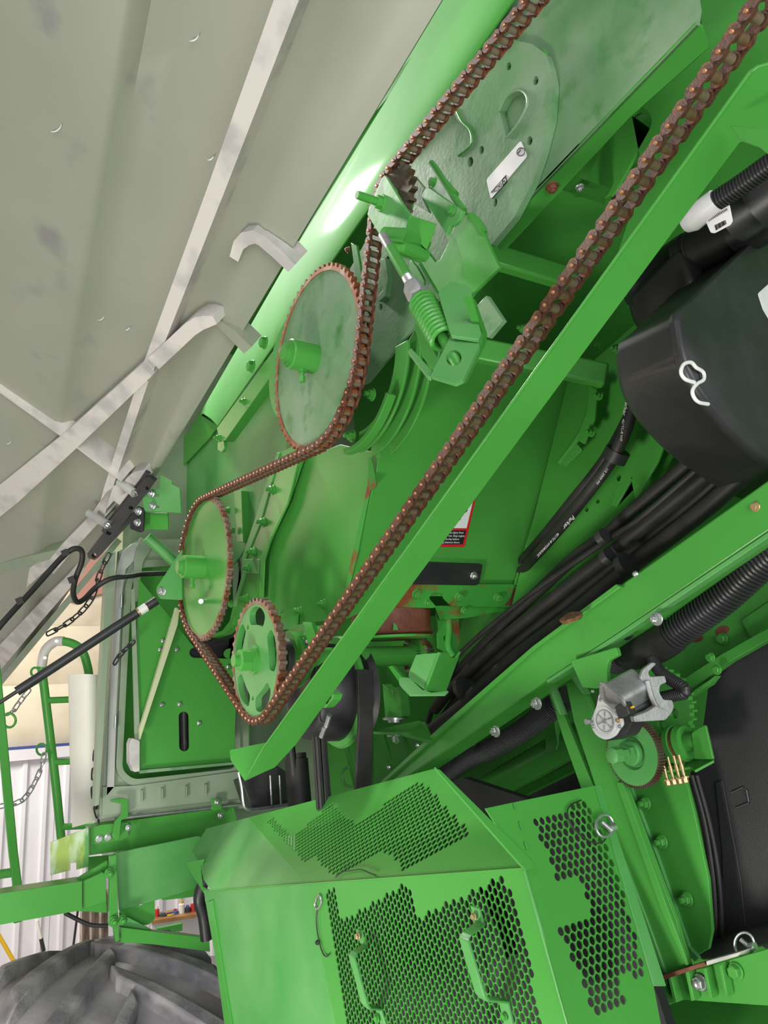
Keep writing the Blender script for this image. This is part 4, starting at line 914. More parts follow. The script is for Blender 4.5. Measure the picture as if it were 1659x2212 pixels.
# ================================================================== bottom drive: shaft, bevel gears, guard, pulley, belts
sx, sz = cHex.x, cHex.z
shaft = thing('boot_shaft', 'horizontal green boot shaft tube behind the guard rail with splined end', 'shaft', Vector((sx, .95, sz)))
ysh = HX(890, 1418, sx).y
put('shaft_tube', cyl(BM(), (sx, YC + .03, sz), (sx, ysh, sz), .026, 32), GRN, shaft)
gm = BM()
for k in range(24):
    a = 2 * math.pi * k / 24; e = Vector((math.cos(a), 0, math.sin(a)))
    box(gm, Vector((sx, ysh + .004, sz)) + e * .0265, Vector((0, .012, 0)), e * .0022, e.cross(Vector((0, 1, 0))) * .0016)
put('spline_teeth', gm, GRN, shaft, kind='stuff')
put('bevel_gear', lathe(BM(), (sx, ysh + .01, sz), (0, 1, 0), [(0, .024), (.004, .052), (.030, .036)], 30), GRN, shaft)
bm = BM()
for k in range(22):
    a = 2 * math.pi * k / 22; e = Vector((math.cos(a), 0, math.sin(a))); tg = Vector((-math.sin(a), 0, math.cos(a)))
    bar(bm, Vector((sx, ysh + .006, sz)) + e * .058, Vector((sx, ysh + .044, sz)) + e * .036, .006, .010, e)
put('bevel_teeth', bm, TTH, shaft, kind='stuff')
brg = thing('shaft_bearing', 'green flange bearing with two upright arms beside the cut out sprocket', 'bearing', Vector((sx, .83, sz - .06)))
put('housing', lathe(BM(), (sx, .815, sz), (0, 1, 0), [(0, .045), (0, .066), (.03, .066), (.05, .05)], 36), GRN, brg)
put('inner_ring', lathe(BM(), (sx, .80, sz), (0, 1, 0), [(0, .032), (0, .046), (.02, .05)], 32), BLK, brg)
put('cover', lathe(BM(), (sx, .795, sz), (0, 1, 0), [(0, .028), (.03, .034)], 24), GRN, brg)
plate(brg, 'bearing_plate', rnd([(606, 1370), (640, 1350), (668, 1345), (672, 1440), (640, 1490), (608, 1480)], 12), PY(.85), .012, GRN)
for pts in ([(634, 1372), (645, 1372), (663, 1430), (652, 1440)], [(652, 1343), (672, 1345), (688, 1394), (678, 1408), (668, 1400)]):
    plate(brg, 'upright_arm', pts, PY(.80), .01, GRN)
put('steel_bush', cyl(BM(), HY(690, 1352, .85), HY(690, 1385, .85), .012, 14), GRR, brg)
for x, y in ((655, 1385), (666, 1388)): bolt(brg, x, y, PY(.82), 7, 's', 1)
cast = thing('gear_casting', 'rust brown round gearbox casting under the elevator boot with flaked paint', 'casting', HX(880, 1390, -1.55))
cc = LAB.off(-.02).hit(872, 1340)
cz0, cz1 = HX(880, 1372, cc.x).z, HX(880, 1312, cc.x).z
put('casting_body', lathe(BM(), (cc.x - .06, cc.y, cz0), (0, 0, 1), [(0, .10), (.008, .112), (.02, .105), (cz1 - cz0, .105)], 40), RUD, cast)
put('bottom_flange', lathe(BM(), (cc.x - .06, cc.y, cz0 - .006), (0, 0, 1), [(0, .109), (.006, .112)], 40), GRR, cast)
put('clamp_arm', tube(BM(), spline([HX(x, y, cc.x) for x, y in ((968, 1312), (970, 1360), (968, 1395), (978, 1415))], 5), .010, 10), GRR, cast)
plate(cast, 'side_bracket', [(944, 1312), (990, 1318), (994, 1410), (980, 1416), (948, 1400)], PX(cc.x + .0), .008, GRR, [ell(963, 1379, 5, 7)])
put('chip', prism(BM(), [PX(cc.x + .047).hit(*p) for p in ((850, 1345), (856, 1350), (860, 1362), (853, 1361), (849, 1362))], (.001, 0, 0)), GRF, cast, label='flake of green paint')
gd = thing('gear_guard', 'green folded gear guard cup with rusty lower edge hanging by the hoses', 'guard', Q(940, 1495, 1.7))
gz = 1.68
plate(gd, 'front_face', rnd([(899, 1414, 4), (950, 1410, 1), (920, 1492, 2), (884, 1465, 3), (882, 1455, 4)], 3), P3((899, 1414, gz), (950, 1410, gz - .04), (884, 1465, gz)), .006, GRF)
plate(gd, 'right_face', [(950, 1410), (970, 1410), (973, 1420), (985, 1422), (996, 1408), (964, 1494), (920, 1493)], P3((950, 1410, gz - .04), (996, 1408, gz + .03), (920, 1493, gz - .04)), .006, GRN)
plate(gd, 'lower_lip', rnd([(862, 1465, 2), (868, 1463, 3), (884, 1464, 4), (912, 1490, 3), (932, 1496, 1), (968, 1492, 1), (960, 1500, 2), (884, 1501, 2), (862, 1478, 3)], 2), P3((862, 1465, gz - .01), (912, 1490, gz - .05), (884, 1501, gz - .05)), .006, GRF)
plate(gd, 'back_strap', [(838, 1440), (846, 1438), (868, 1462), (862, 1474)], PY(1.0), .01, GRR)
# black pulley and belts
pc = HY(722, 1494, .98)
pul = thing('drive_pulley', 'black ribbed drive pulley with green rim below the shaft tube', 'pulley', pc)
prR = .15
put('drum', lathe(BM(), pc, (0, 1, 0), [(-.085, .05), (-.10, .075), (-.097, .098), (-.08, .114), (-.03, .122), (0, .124)], 56), BLK, pul)
put('green_rim', lathe(BM(), pc, (0, 1, 0), [(0, .12), (.004, .138), (.012, .143), (.018, .138), (.022, .12)], 56), GRN, pul)
put('grooved_rim', lathe(BM(), pc, (0, 1, 0), [(.024, .12), (.03, .13), (.045, .118), (.06, .13), (.07, .08)], 56), BLK, pul)
for (x, y, x1, y1) in ((704, 1570, 712, 1545), (694, 1592, 702, 1570)):
    put('steel_clip', cyl(BM(), HY(x, y, .85), HY(x1, y1, .85), .006, 8), STL, pul)
put('wire_loop', tube(BM(), spline([HY(x, y, .85) for x, y in ((690, 1535), (694, 1558), (704, 1563), (690, 1578), (694, 1582), (702, 1572))], 5), .002, 6), BLK, pul)
XB = pc.x + .165
def belt(name, label, quad, Y, th):
    o = plate(None, name, quad, PX(Y), th, RUB, loc=HX(*quad[2], Y)); o['label'] = label; o['category'] = 'belt'; return o
belt('drive_belt', 'broad black rubber belt running straight down right of the pulley', [(772, 1446), (807, 1446), (806, 1560), (802, 1720), (768, 1720), (776, 1560)], XB, .010)
b2 = thing('drive_belt', 'grooved black rubber belt running down left of the green pulley rim', 'belt', HY(700, 1720, .96))
plate(b2, 'belt_back', [(677, 1588), (706, 1600), (718, 1745), (687, 1750)], PX(XB - .04), .010, RUB)
for k in range(2): plate(b2, 'belt_rib', [(684 + 10 * k, 1590 + 3 * k), (691 + 10 * k, 1593 + 3 * k), (702 + 10 * k, 1747), (694 + 10 * k, 1748)], PX(XB - .028), .010, BLK)
wd = thing('black_box', 'black plastic box with steel wire frame behind the guard rail end', 'box', HX(570, 1740, -2.3))
plate(wd, 'box_body', [(525, 1690), (600, 1655), (655, 1690), (640, 1740), (545, 1748)], PX(-2.25), .08, BLK)
put('wire_frame', tube(BM(), spline([PX(-2.22).hit(x, y) for x, y in ((515, 1668), (522, 1700), (526, 1735), (534, 1747), (560, 1747), (640, 1735))], 5), .005, 8), STL, wd)
for x in (584, 604): put('steel_tie', cyl(BM(), PX(-2.22).hit(x, 1675), PX(-2.22).hit(x + 3, 1738), .003, 6), STL, wd)
canister = thing('black_canister', 'glossy black canister half hidden behind the grooved belt', 'canister', HY(658, 1740, 1.02))
put('body', cyl(BM(), HY(648, 1745, 1.02), HY(640, 1640, 1.02), .034, 32), RUB, canister)
put('cap', cyl(BM(), HY(640, 1640, 1.02), HY(639, 1628, 1.02), .03, 24), BLK, canister)
h_ = put('thin_black_hose', tube(BM(), spline([HX(x, y, -2.1) for x, y in ((628, 1610), (634, 1660), (636, 1700), (632, 1745))], 6), .012, 12), RUB); h_['label'] = 'black hose dropping beside the guard rail end in front of the black box'; h_['category'] = 'hose'
h_ = put('thin_black_hose', tube(BM(), spline([HY(x, y, .96) for x, y in ((395, 1420), (440, 1395), (500, 1370), (545, 1350))], 6), .012, 12), RUB); h_['label'] = 'black hose passing behind the lower sprocket towards the cut out sprocket'; h_['category'] = 'hose'
# idler post with steel washers on a U bracket
pst = thing('idler_post', 'green square post on steel washers standing in a U bracket', 'post', HY(850, 1600, 1.2))
yp = 1.22
plate(pst, 'post_left_face', [(826, 1478), (842, 1492), (846, 1550), (832, 1552)], PY(yp), .03, GRN)
plate(pst, 'post_face', [(840, 1488), (862, 1484), (868, 1548), (846, 1552)], PY(yp - .005), .03, GRN)
put('post_bolt', lathe(BM(), HY(848, 1497, yp - .006), OUT, [(0, .007), (.003, .006), (.005, .003)], 12), GRN, pst)
for y, r, h, m in ((1554, 26, .006, STL), (1560, 15, .012, STL), (1583, 14, .012, STL), (1590, 17, .004, STL)):
    c = HY(853, y, yp); rr = r * (c - CAM).length / F
    put('washer', cyl(BM(), c, c + Vector((0, 0, h)), rr, 24), m, pst)
bolt(pst, 857, 1597, PY(yp - .03), 9, 's', 0)
ub = thing('u_bracket', 'dark green U bracket with two sloping web plates below the idler post', 'bracket', HY(880, 1640, 1.25))
plate(ub, 'top_plate', [(805, 1580), (850, 1568), (906, 1556), (918, 1570), (930, 1600), (860, 1582)], P3((805, 1580, 2.05), (906, 1556, 2.0), (860, 1582, 1.95)), .008, GRN)
plate(ub, 'back_plate', [(806, 1580), (910, 1560), (930, 1600), (900, 1640), (840, 1690), (808, 1700)], PY(1.34), .008, GRN)
plate(ub, 'web_plate', [(818, 1586), (826, 1580), (843, 1640), (852, 1655), (842, 1664)], PY(1.24), .008, GRN)
plate(ub, 'web_plate', [(852, 1568), (858, 1566), (884, 1618), (882, 1628)], PY(1.24), .008, GRN)
plate(ub, 'end_plate', [(900, 1560), (914, 1560), (930, 1596), (912, 1608)], PY(1.22), .008, GRN)
bolt(ub, 908, 1569, PY(1.2), 8, 's', 0)
plate(ub, 'left_web', [(742, 1612), (748, 1612), (772, 1700), (764, 1702)], PY(1.15), .008, GRN)
put('loop_handle', tube(BM(), spline([HY(x, y, 1.15) for x, y in ((756, 1656), (742, 1664), (740, 1680), (746, 1696), (760, 1700))], 4), .005, 8), GRF, ub)

# ================================================================== hoses
def hose(name, label, pts, r, mat=RUB, cat='hose', n=8):
    t = put(name, tube(BM(), spline([HY(x, y, Y) for x, y, Y in pts], n), r, 16), mat, None, loc=HY(*pts[-1]))
    t['label'] = label; t['category'] = cat; return t
hA1 = hose('hydraulic_hose', 'right hydraulic hose with white printed lettering and a black clamp', [(1378, 770, 1.26), (1366, 880, 1.26), (1326, 985, 1.26), (1250, 1090, 1.28), (1180, 1175, 1.34), (1120, 1240, 1.45)], .0135)
hA2 = hose('hydraulic_hose', 'left plain hydraulic hose lying close behind the printed hose', [(1390, 780, 1.30), (1376, 860, 1.30), (1312, 985, 1.30), (1230, 1090, 1.32), (1160, 1175, 1.38), (1100, 1240, 1.49)], .013)
cl = put('hose_clamp', lathe(BM(), HY(1330, 983, 1.27), HY(1318, 1000, 1.27) - HY(1338, 962, 1.27), [(-.012, .024), (-.012, .027), (.012, .027), (.012, .024)], 24), BLK); cl['label'] = 'black clamp block holding the two hydraulic hoses'; cl['category'] = 'clamp'
# white printing along the right hose
for s, x0, y0, x1, y1, h in (('Parker', 1353, 862, 1346, 892, 9), ('451TC-8 WP', 1345, 905, 1338, 965, 6), ('1/2 2000 PSI', 1312, 1010, 1262, 1082, 6), ('Parker', 1238, 1112, 1214, 1140, 10), ('451TC-8 HYDRAULIC', 1206, 1150, 1130, 1232, 6)):
    text(hA1, s, PY(1.245), x0, y0, x1, y1, h, STK)
def bundle(label, pts, r, y0=1.20, y1=1.33):
    n = len(pts) - 1
    hose('bundle_hose', label, [(x, y, y0 + (y1 - y0) * i / n) for i, (x, y) in enumerate(pts)], r)
bundle('uppermost thick black bundle hose below the printed hose', [(1560, 945), (1527, 968), (1460, 1025), (1370, 1101), (1310, 1155), (1244, 1203), (1179, 1262), (1085, 1352), (1005, 1436), (960, 1500)], .0150, 1.24, 1.36)
bundle('thin black bundle cable crossing on top of the others', [(1575, 960), (1542, 983), (1388, 1116), (1340, 1149), (1279, 1190), (1124, 1300), (1000, 1405), (960, 1460)], .0062, 1.18, 1.28)
bundle('thick black bundle hose tied with a metal tipped strap', [(1600, 970), (1560, 1001), (1490, 1056), (1400, 1128), (1328, 1188), (1295, 1214), (1179, 1304), (1069, 1394), (994, 1468), (939, 1533)], .0150, 1.20, 1.33)
bundle('thick black bundle hose lying just above the lowest one', [(1620, 985), (1581, 1010), (1490, 1092), (1415, 1152), (1350, 1200), (1205, 1318), (1090, 1408), (1012, 1480), (960, 1550)], .0145, 1.23, 1.36)
bundle('lowest thick black bundle hose beside the diagonal frame beam', [(1650, 990), (1608, 1024), (1521, 1101), (1430, 1172), (1362, 1224), (1232, 1330), (1112, 1420), (1034, 1488), (994, 1528), (932, 1576)], .0170, 1.19, 1.32)
hose('thin_cable', 'thin black cable curling under the bundle near the gear guard', [(985, 1430, 1.3), (960, 1490, 1.33), (935, 1530, 1.34), (925, 1560, 1.35)], .008)
for (x, y, w, l) in ((1302, 1160, .017, 'black strap round the uppermost bundle hose'), (1312, 1202, .017, 'black strap with metal tip round the middle bundle hose'), (1352, 1222, .026, 'broad black strap round the two lowest bundle hoses'), (1004, 1488, .034, 'black cable tie round the bundle near the gear guard')):
    c = HY(x, y, 1.21 if x > 1200 else 1.3); d_ = HY(x + 20, y - 15, 1.21 if x > 1200 else 1.3) - c
    o = put('hose_strap', lathe(BM(), c, d_, [(-.008, w - .004), (-.008, w), (.008, w), (.008, w - .004)], 24), BLK); o['label'] = l; o['category'] = 'strap'
# corrugated conduits
def conduit(name, label, pts, r0, r1, pitch, sleeve=None):
    t = thing(name, label, 'conduit', HY(*pts[-1]))
    P_ = spline([HY(*p) for p in pts], 10)
    put('corrugated_tube', corr(BM(), P_, r0, r1, pitch, 16), BLK, t)
    if sleeve:
        put('tape_sleeve', tube(BM(), spline([HY(*p) for p in sleeve], 8), r1 + .003, 18), RUB, t)
    return t
c1 = conduit('wiring_conduit', 'thick corrugated black wiring conduit bending behind the gear motor', [(1740, 1150, 1.18), (1650, 1212, 1.18), (1560, 1292, 1.18), (1490, 1345, 1.18), (1430, 1388, 1.18), (1370, 1410, 1.2), (1325, 1425, 1.22)], .025, .029, .0075, [(1452, 1372, 1.18), (1420, 1394, 1.18), (1385, 1407, 1.19), (1358, 1412, 1.2)])
for x, y in ((1493, 1277), (1355, 1380)):
    put('fir_clip', lathe(BM(), HY(x, y, 1.15), (.3, -.4, 1), [(0, .006), (.01, .016), (.014, .010), (.018, .012)], 14), BLK, c1)
c2 = conduit('wiring_conduit', 'lower corrugated black conduit running under the diagonal beam', [(1230, 1505, 1.30), (1195, 1528, 1.30), (1130, 1578, 1.32), (1060, 1618, 1.34), (1010, 1640, 1.36), (960, 1675, 1.38)], .023, .027, .0068)
put('fir_clip', lathe(BM(), HY(1022, 1612, 1.3), (.3, -.4, 1), [(0, .008), (.01, .014), (.016, .010)], 14), BLK, c2)
c3 = conduit('wiring_conduit', 'corrugated black conduit entering a white sleeve at right edge', [(1760, 290, 1.02), (1659, 358, 1.02), (1600, 400, 1.02), (1538, 440, 1.02)], .0135, .0162, .0052)
put('white_sleeve', tube(BM(), [HY(x, y, 1.02) for x, y in ((1548, 432), (1530, 446), (1495, 474), (1480, 484))], [.0180, .0188, .0200, .0150], 20), STK, c3, label='white paper sleeve')
tagp = P3((1524, 470, 1.2), (1578, 440, 1.17), (1540, 505, 1.2))
tg = plate(c3, 'barcode_tag', rnd([(1522, 474), (1576, 442), (1583, 478), (1578, 486), (1544, 504), (1535, 503)], 3), tagp, .001, STK, label='white tag with printed bars')
for k in range(9):
    x = 1545 + 2.6 * k; stroke(tg, [(x, 486 - k * 1.3), (x + 3, 497 - k * 1.6)], tagp.off(.0005), .0006 if k % 3 else .0010)
for k in range(14):
    x = 1530 + 3 * k; stroke(tg, [(x, 472 - k * 1.7), (x + 2, 478 - k * 1.8)], tagp.off(.0005), .0005)

# ================================================================== right: black tank, fittings
XT = -.66
tp_ = PX(XT)
prof_px = [(1459, 690, 8), (1462, 672, 6), (1492, 648, 10), (1560, 580, 20), (1680, 465, 30), (1900, 380, 60), (2050, 700, 90), (1950, 1100, 120), (1750, 1060, 60), (1659, 1003, 60), (1590, 945, 60), (1515, 858, 60), (1472, 780, 40)]
front = [tp_.hit(*p) for p in rnd(prof_px, 10, 5)]
tank = thing('black_tank', 'big black plastic tank with flat grey face at right edge', 'tank', tp_.hit(1659, 1010))
bm = BM(); back_d = Vector((-.15, 0, 0)); cF = sum(front, Vector()) / len(front)
r0_ = [bm.verts.new(cF + (p - cF) * .985 + Vector((.004, 0, 0))) for p in front]; r1_ = [bm.verts.new(p) for p in front]; r2_ = [bm.verts.new(p + Vector((-.012, 0, 0))) for p in front]
r3_ = [bm.verts.new(cF + (p - cF) * .965 + Vector((-.02, 0, 0))) for p in front]; r4_ = [bm.verts.new(cF + (p - cF) * .965 + back_d * .8) for p in front]; r5_ = [bm.verts.new(cF + (p - cF) * .85 + back_d) for p in front]
for a, b in zip((r0_, r1_, r2_, r3_, r4_), (r1_, r2_, r3_, r4_, r5_)):
    for i in range(len(a)): bm.faces.new((a[i], a[(i + 1) % len(a)], b[(i + 1) % len(b)], b[i]))
bm.faces.new(r0_); bm.faces.new(r5_)
put('tank_body', bm, BLK, tank, smooth=50)
plate(tank, 'white_label', rnd([(1637, 634, 4), (1675, 600, 4), (1700, 690, 4), (1662, 692, 4), (1648, 668, 4)], 3), tp_.off(.005), .001, STK)
put('wire_latch', tube(BM(), spline([tp_.off(.012).hit(x, y) for x, y in ((1500, 826), (1480, 819), (1471, 804), (1477, 787), (1493, 783), (1504, 794), (1519, 804), (1520, 820), (1506, 829), (1496, 843), (1499, 858), (1510, 869), (1530, 873))], 5), .0028, 8), ZPL, tank)
plate(tank, 'latch_catch', [(1510, 798), (1522, 796), (1528, 808), (1516, 816)], tp_.off(.008), .01, BLK)
fit = thing('air_fittings', 'black plastic elbow and hose couplings above the tank', 'pipe', HY(1500, 600, 1.15))
put('upper_coupling', cyl(BM(), HY(1585, 470, 1.12), HY(1700, 395, 1.12), .043, 28), BLK, fit)
put('upper_collar', cyl(BM(), HY(1640, 440, 1.12), HY(1760, 350, 1.12), .049, 28), BLK, fit)
put('rubber_sleeve', cyl(BM(), HY(1475, 560, 1.2), HY(1610, 490, 1.2), .040, 28), RUB, fit)
put('cuff', cyl(BM(), HY(1590, 500, 1.2), HY(1700, 440, 1.2), .046, 28), BLK, fit)
for x, y in ((1492, 551), (1505, 544)): put('clamp_wire', lathe(BM(), HY(x, y, 1.2), HY(1610, 490, 1.2) - HY(1475, 560, 1.2), [(-.002, .040), (-.002, .0435), (.002, .0435), (.002, .040)], 28), RUB, fit)
put('elbow', tube(BM(), spline([HY(x, y, 1.24) for x, y in ((1490, 555), (1450, 585), (1420, 620), (1415, 660), (1440, 700))], 6), .048, 20), BLK, fit)
put('valve_block', box(BM(), HY(1460, 640, 1.2), (.06, 0, .02), (0, .05, 0), (-.01, 0, .04)), RUB, fit, bev=.01)
cap = thing('green_cap', 'small green ribbed cap on a black fitting left of the tank', 'cap', HY(1385, 625, 1.22))
put('cap_ring', lathe(BM(), HY(1376, 618, 1.22), Vector((.4, -.3, -.3)), [(-.014, .026), (-.014, .030), (.014, .030), (.014, .02)], 12), GRN, cap)
put('plug', lathe(BM(), HY(1388, 636, 1.22), Vector((.4, -.3, -.3)), [(-.03, .03), (.02, .03), (.02, .02)], 18), BLK, cap)

# ================================================================== diagonal frame beam
BY = 1.10
bm_t = thing('frame_beam', 'large diagonal green frame beam across the lower right', 'beam', HY(860, 1660, BY))
put_pl = PY(BY)
plate(bm_t, 'beam_face', [(1760, 968), (1659, 1036), (1330, 1270), (1160, 1392), (960, 1570), (826, 1690), (850, 1700), (1010, 1590), (1180, 1470), (1330, 1372), (1659, 1150), (1760, 1085)], put_pl, .07, GRN, bev=.004)
bA, bB = put_pl.hit(1659, 1152), put_pl.hit(1180, 1472)
plate(bm_t, 'beam_lower_edge', [(1760, 1083), (1659, 1149), (1330, 1371), (1180, 1469), (1182, 1476), (1330, 1382), (1659, 1162), (1760, 1096)], put_pl.off(.004), .02, GRF)
plate(bm_t, 'upper_flange', [(1330, 1262), (1340, 1268), (1160, 1398), (960, 1576), (826, 1694), (822, 1688), (950, 1570), (1150, 1396)], put_pl.off(.012), .012, GRN)
bolt(bm_t, 1632, 1095, put_pl, 10, 'b', 0)
bolt(bm_t, 1420, 1337, put_pl.off(.01), 14, 's', 1); bolt(bm_t, 1161, 1520, put_pl.off(.01), 13, 's', 1); bolt(bm_t, 1072, 1580, put_pl.off(.01), 12, 's', 1)
for x, y in ((1373, 1240), (840, 1657), (902, 1610)): put('rivet', lathe(BM(), put_pl.off(.012).hit(x, y), OUT, [(0, .006), (.003, .005), (.005, .002)], 12), STL, bm_t)
plate(bm_t, 'hose_saddle', rnd([(1232, 1428, 2), (1330, 1398, 4), (1335, 1416, 3), (1314, 1428, 4), (1310, 1450, 3), (1312, 1475, 3), (1290, 1488), (1258, 1485, 4)], 4), put_pl.off(.015), .01, GRN)
debris = put('leaf_clump', lathe(BM(), HY(1236, 1340, 1.06), (0, -.4, 1), [(0, .02), (.008, .024), (.014, .008)], 9), material('dry_leaf', srgb(140, 100, 60), srgb(90, 66, 44), .9, scale=80, bump=1, bscale=300)); debris['label'] = 'small clump of dry brown chaff on the diagonal beam edge'; debris['category'] = 'debris'
# lower round tube and rails
lt = thing('cross_tube', 'light green round tube below the lower conduit', 'tube', HY(1030, 1730, 1.42))
put('tube', cyl(BM(), HY(1290, 1570, 1.42), HY(1000, 1735, 1.42), .036, 28), GRN, lt)
plate(lt, 'hanger', [(1178, 1555), (1195, 1545), (1205, 1605), (1200, 1620), (1178, 1620)], PY(1.38), .02, GRN)
lr = thing('lower_channel', 'dull green channel running below the round tube', 'channel', HY(1060, 1745, 1.5))
plate(lr, 'channel_face', [(1290, 1618), (1294, 1640), (1080, 1745), (1040, 1760), (1040, 1745)], PY(1.5), .02, GRN)
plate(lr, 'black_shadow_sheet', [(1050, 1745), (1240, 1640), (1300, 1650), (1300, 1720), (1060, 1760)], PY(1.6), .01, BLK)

# ================================================================== post, plate, motor, gears, rubber flap
post = thing('angle_post', 'tall green angle iron post behind the mesh guard with welded ribs', 'post', HY(1440, 2120, 1.2))
PP = PY(1.20)
plate(post, 'left_leg', [(1158, 1428), (1172, 1420), (1208, 1520), (1290, 1720), (1400, 2000), (1444, 2130), (1410, 2140), (1380, 2060), (1275, 1760), (1215, 1590), (1200, 1540)], PP, .01, GRN)
plate(post, 'right_leg', [(1215, 1440), (1230, 1430), (1262, 1490), (1330, 1640), (1400, 1830), (1460, 1990), (1490, 2090), (1440, 2115), (1400, 2000), (1300, 1740), (1240, 1560)], PP.off(.012), .01, GRN)
plate(post, 'leg_edge', [(1160, 1430), (1168, 1426), (1212, 1545), (1205, 1540)], PP.off(.02), .02, GRF)
plate(post, 'leg_edge', [(1216, 1440), (1224, 1436), (1262, 1500), (1256, 1498)], PP.off(.03), .02, GRF)
plate(post, 'post_fold', [(1296, 1740), (1302, 1738), (1400, 1995), (1447, 2125), (1440, 2127), (1395, 2000)], PP.off(.016), .008, GRF)
plate(post, 'front_leg', [(1330, 1690), (1345, 1690), (1440, 1960), (1488, 2085), (1482, 2088), (1425, 1960)], PP.off(.02), .008, GRN)
sp2 = thing('side_plate', 'plain green side plate with painted hex bolts beside the rubber flap', 'plate', HY(1500, 2080, 1.3))
plate(sp2, 'sheet', [(1340, 1690), (1400, 1660), (1480, 1680), (1500, 1760), (1530, 1900), (1538, 2010), (1530, 2050), (1485, 2075), (1420, 1900)], PY(1.27), .008, GRN)
plate(sp2, 'ridge', [(1353, 1690), (1358, 1690), (1420, 1850), (1488, 2045), (1510, 2070), (1500, 2078), (1478, 2050), (1410, 1860)], PY(1.262), .008, GRF)
for x, y in ((1394, 1735), (1430, 1818), (1484, 1942)): bolt(sp2, x, y, PY(1.265), 13, 'g', 1)
flap = thing('rubber_flap', 'black textured rubber flap at the lower right edge', 'flap', HY(1600, 2070, 1.36))
plate(flap, 'sheet', [(1490, 1670), (1510, 1640), (1530, 1480), (1580, 1410), (1760, 1320), (1760, 2120), (1640, 2040), (1545, 2055), (1548, 1900), (1530, 1780)], PY(1.36), .006, FLP)
plate(flap, 'smooth_band', [(1545, 1690), (1560, 1685), (1600, 1900), (1610, 2000), (1560, 2020), (1560, 1850)], PY(1.357), .003, FLP)
put('welt', tube(BM(), spline([HY(x, y, 1.35) for x, y in ((1494, 1675), (1520, 1770), (1538, 1880), (1545, 1980), (1542, 2045))], 6), .008, 10), RUB, flap)
put('welt', tube(BM(), spline([HY(x, y, 1.352) for x, y in ((1504, 1675), (1532, 1780), (1550, 1880), (1558, 1980), (1556, 2040))], 6), .006, 10), RUB, flap)
for pts in ([(1580, 1712), (1606, 1700)], [(1590, 1745), (1618, 1734)], [(1612, 1706), (1617, 1732)]): put('embossed_line', tube(BM(), [HY(*p, 1.358) for p in pts], .0022, 6), BLK, flap)
put('rolled_edge', tube(BM(), spline([HY(x, y, 1.33) for x, y in ((1515, 2052), (1560, 2048), (1610, 2030), (1760, 1985))], 5), .016, 10), RUB, flap)
# gear sector and worm shaft behind the motor
G2 = PY(1.30)
sect = thing('gear_sector', 'large dark green toothed gear sector behind the gear motor', 'gear', G2.hit(1430, 1540))
c = G2.hit(1424, 1525); rg = .070
gpts = [Vector((c.x + x, 1.30, c.z + z)) for x, z in gear2d(30, rg, rg + .007, (.15, .3))]
put('toothed_plate', prism(BM(), gpts, (0, .014, 0), [[Vector((c.x + x, 1.30, c.z + z)) for x, z in circ2d(.010, 12, (.036 * math.cos(a), .036 * math.sin(a)))] for a in (0.5, 2.6, 4.7, -.4)]), GRN, sect, smooth=0)
lev = thing('side_rail', 'green rail with bolts leading up right behind the corrugated conduit', 'rail', HY(1480, 1500, 1.33))
plate(lev, 'rail_face', [(1470, 1470), (1560, 1412), (1760, 1300), (1760, 1325), (1575, 1430), (1480, 1500)], PY(1.33), .02, GRN)
plate(lev, 'rail_lower', [(1500, 1490), (1545, 1460), (1530, 1480), (1480, 1510)], PY(1.32), .02, GRN)
for x, y in ((1535, 1420), (1549, 1447)): bolt(lev, x, y, PY(1.31), 10, 'g', 0)
rs = thing('rear_side_sheet', 'green side sheet with rust spots behind the thick conduit', 'sheet', HY(1560, 1420, 1.42))
plate(rs, 'sheet', [(1420, 1420), (1480, 1340), (1760, 1150), (1760, 1310), (1560, 1415), (1480, 1470)], PY(1.42), .008, GRN)
for x, y, rx, ry in ((1507, 1380, 13, 7), (1560, 1362, 16, 10), (1485, 1345, 8, 5)):
    plate(rs, 'rust_spot', ell(x, y, rx, ry, -20, 14), PY(1.4195), .0006, RUD, bev=0)
bolt(rs, 1561, 1380, PY(1.418), 12, 'g', 0)
plate(rs, 'raised_panel', rnd([(1600, 1340), (1659, 1300), (1760, 1240), (1760, 1290), (1620, 1378), (1612, 1362)], 6), PY(1.412), .008, GRN)
text(rs, 'XTREM', PY(1.411), 1612, 1283, 1668, 1246, 22, GRN, ext=.001)
worm = thing('worm_shaft', 'green stepped shaft with collars resting in a folded bracket', 'shaft', HY(1460, 1630, 1.27))
wa, wb = HY(1416, 1620, 1.27), HY(1500, 1600, 1.27); wx = (wb - wa).normalized(); WL = (wb - wa).length
put('shaft', lathe(BM(), wa, wx, [(0, .018), (.15 * WL, .021), (.15 * WL, .023), (.35 * WL, .023), (.35 * WL, .030), (.5 * WL, .031), (.5 * WL, .036), (.62 * WL, .036), (.62 * WL, .032), (.7 * WL, .032), (.72 * WL, .034), (.84 * WL, .030), (.84 * WL, .018), (1.1 * WL, .018)], 28), GRN, worm)
put('wear_band', lathe(BM(), wa, wx, [(.63 * WL, .0325), (.69 * WL, .0325)], 28), RUD, worm)
bk = thing('shear_bolt_bracket', 'green folded bracket with four yellow spare bolts hanging in it', 'bracket', HY(1500, 1660, 1.25))
plate(bk, 'upright_tab', rnd([(1493, 1583, 5), (1523, 1565, 6), (1540, 1640, 3), (1500, 1640, 2)], 4), PY(1.25), .006, GRN)
plate(bk, 'shelf', [(1410, 1655), (1425, 1645), (1540, 1632), (1541, 1642), (1500, 1664), (1490, 1656), (1420, 1668)], P3((1410, 1655, 1.5), (1540, 1636, 1.4), (1500, 1664, 1.38)), .005, GRN)
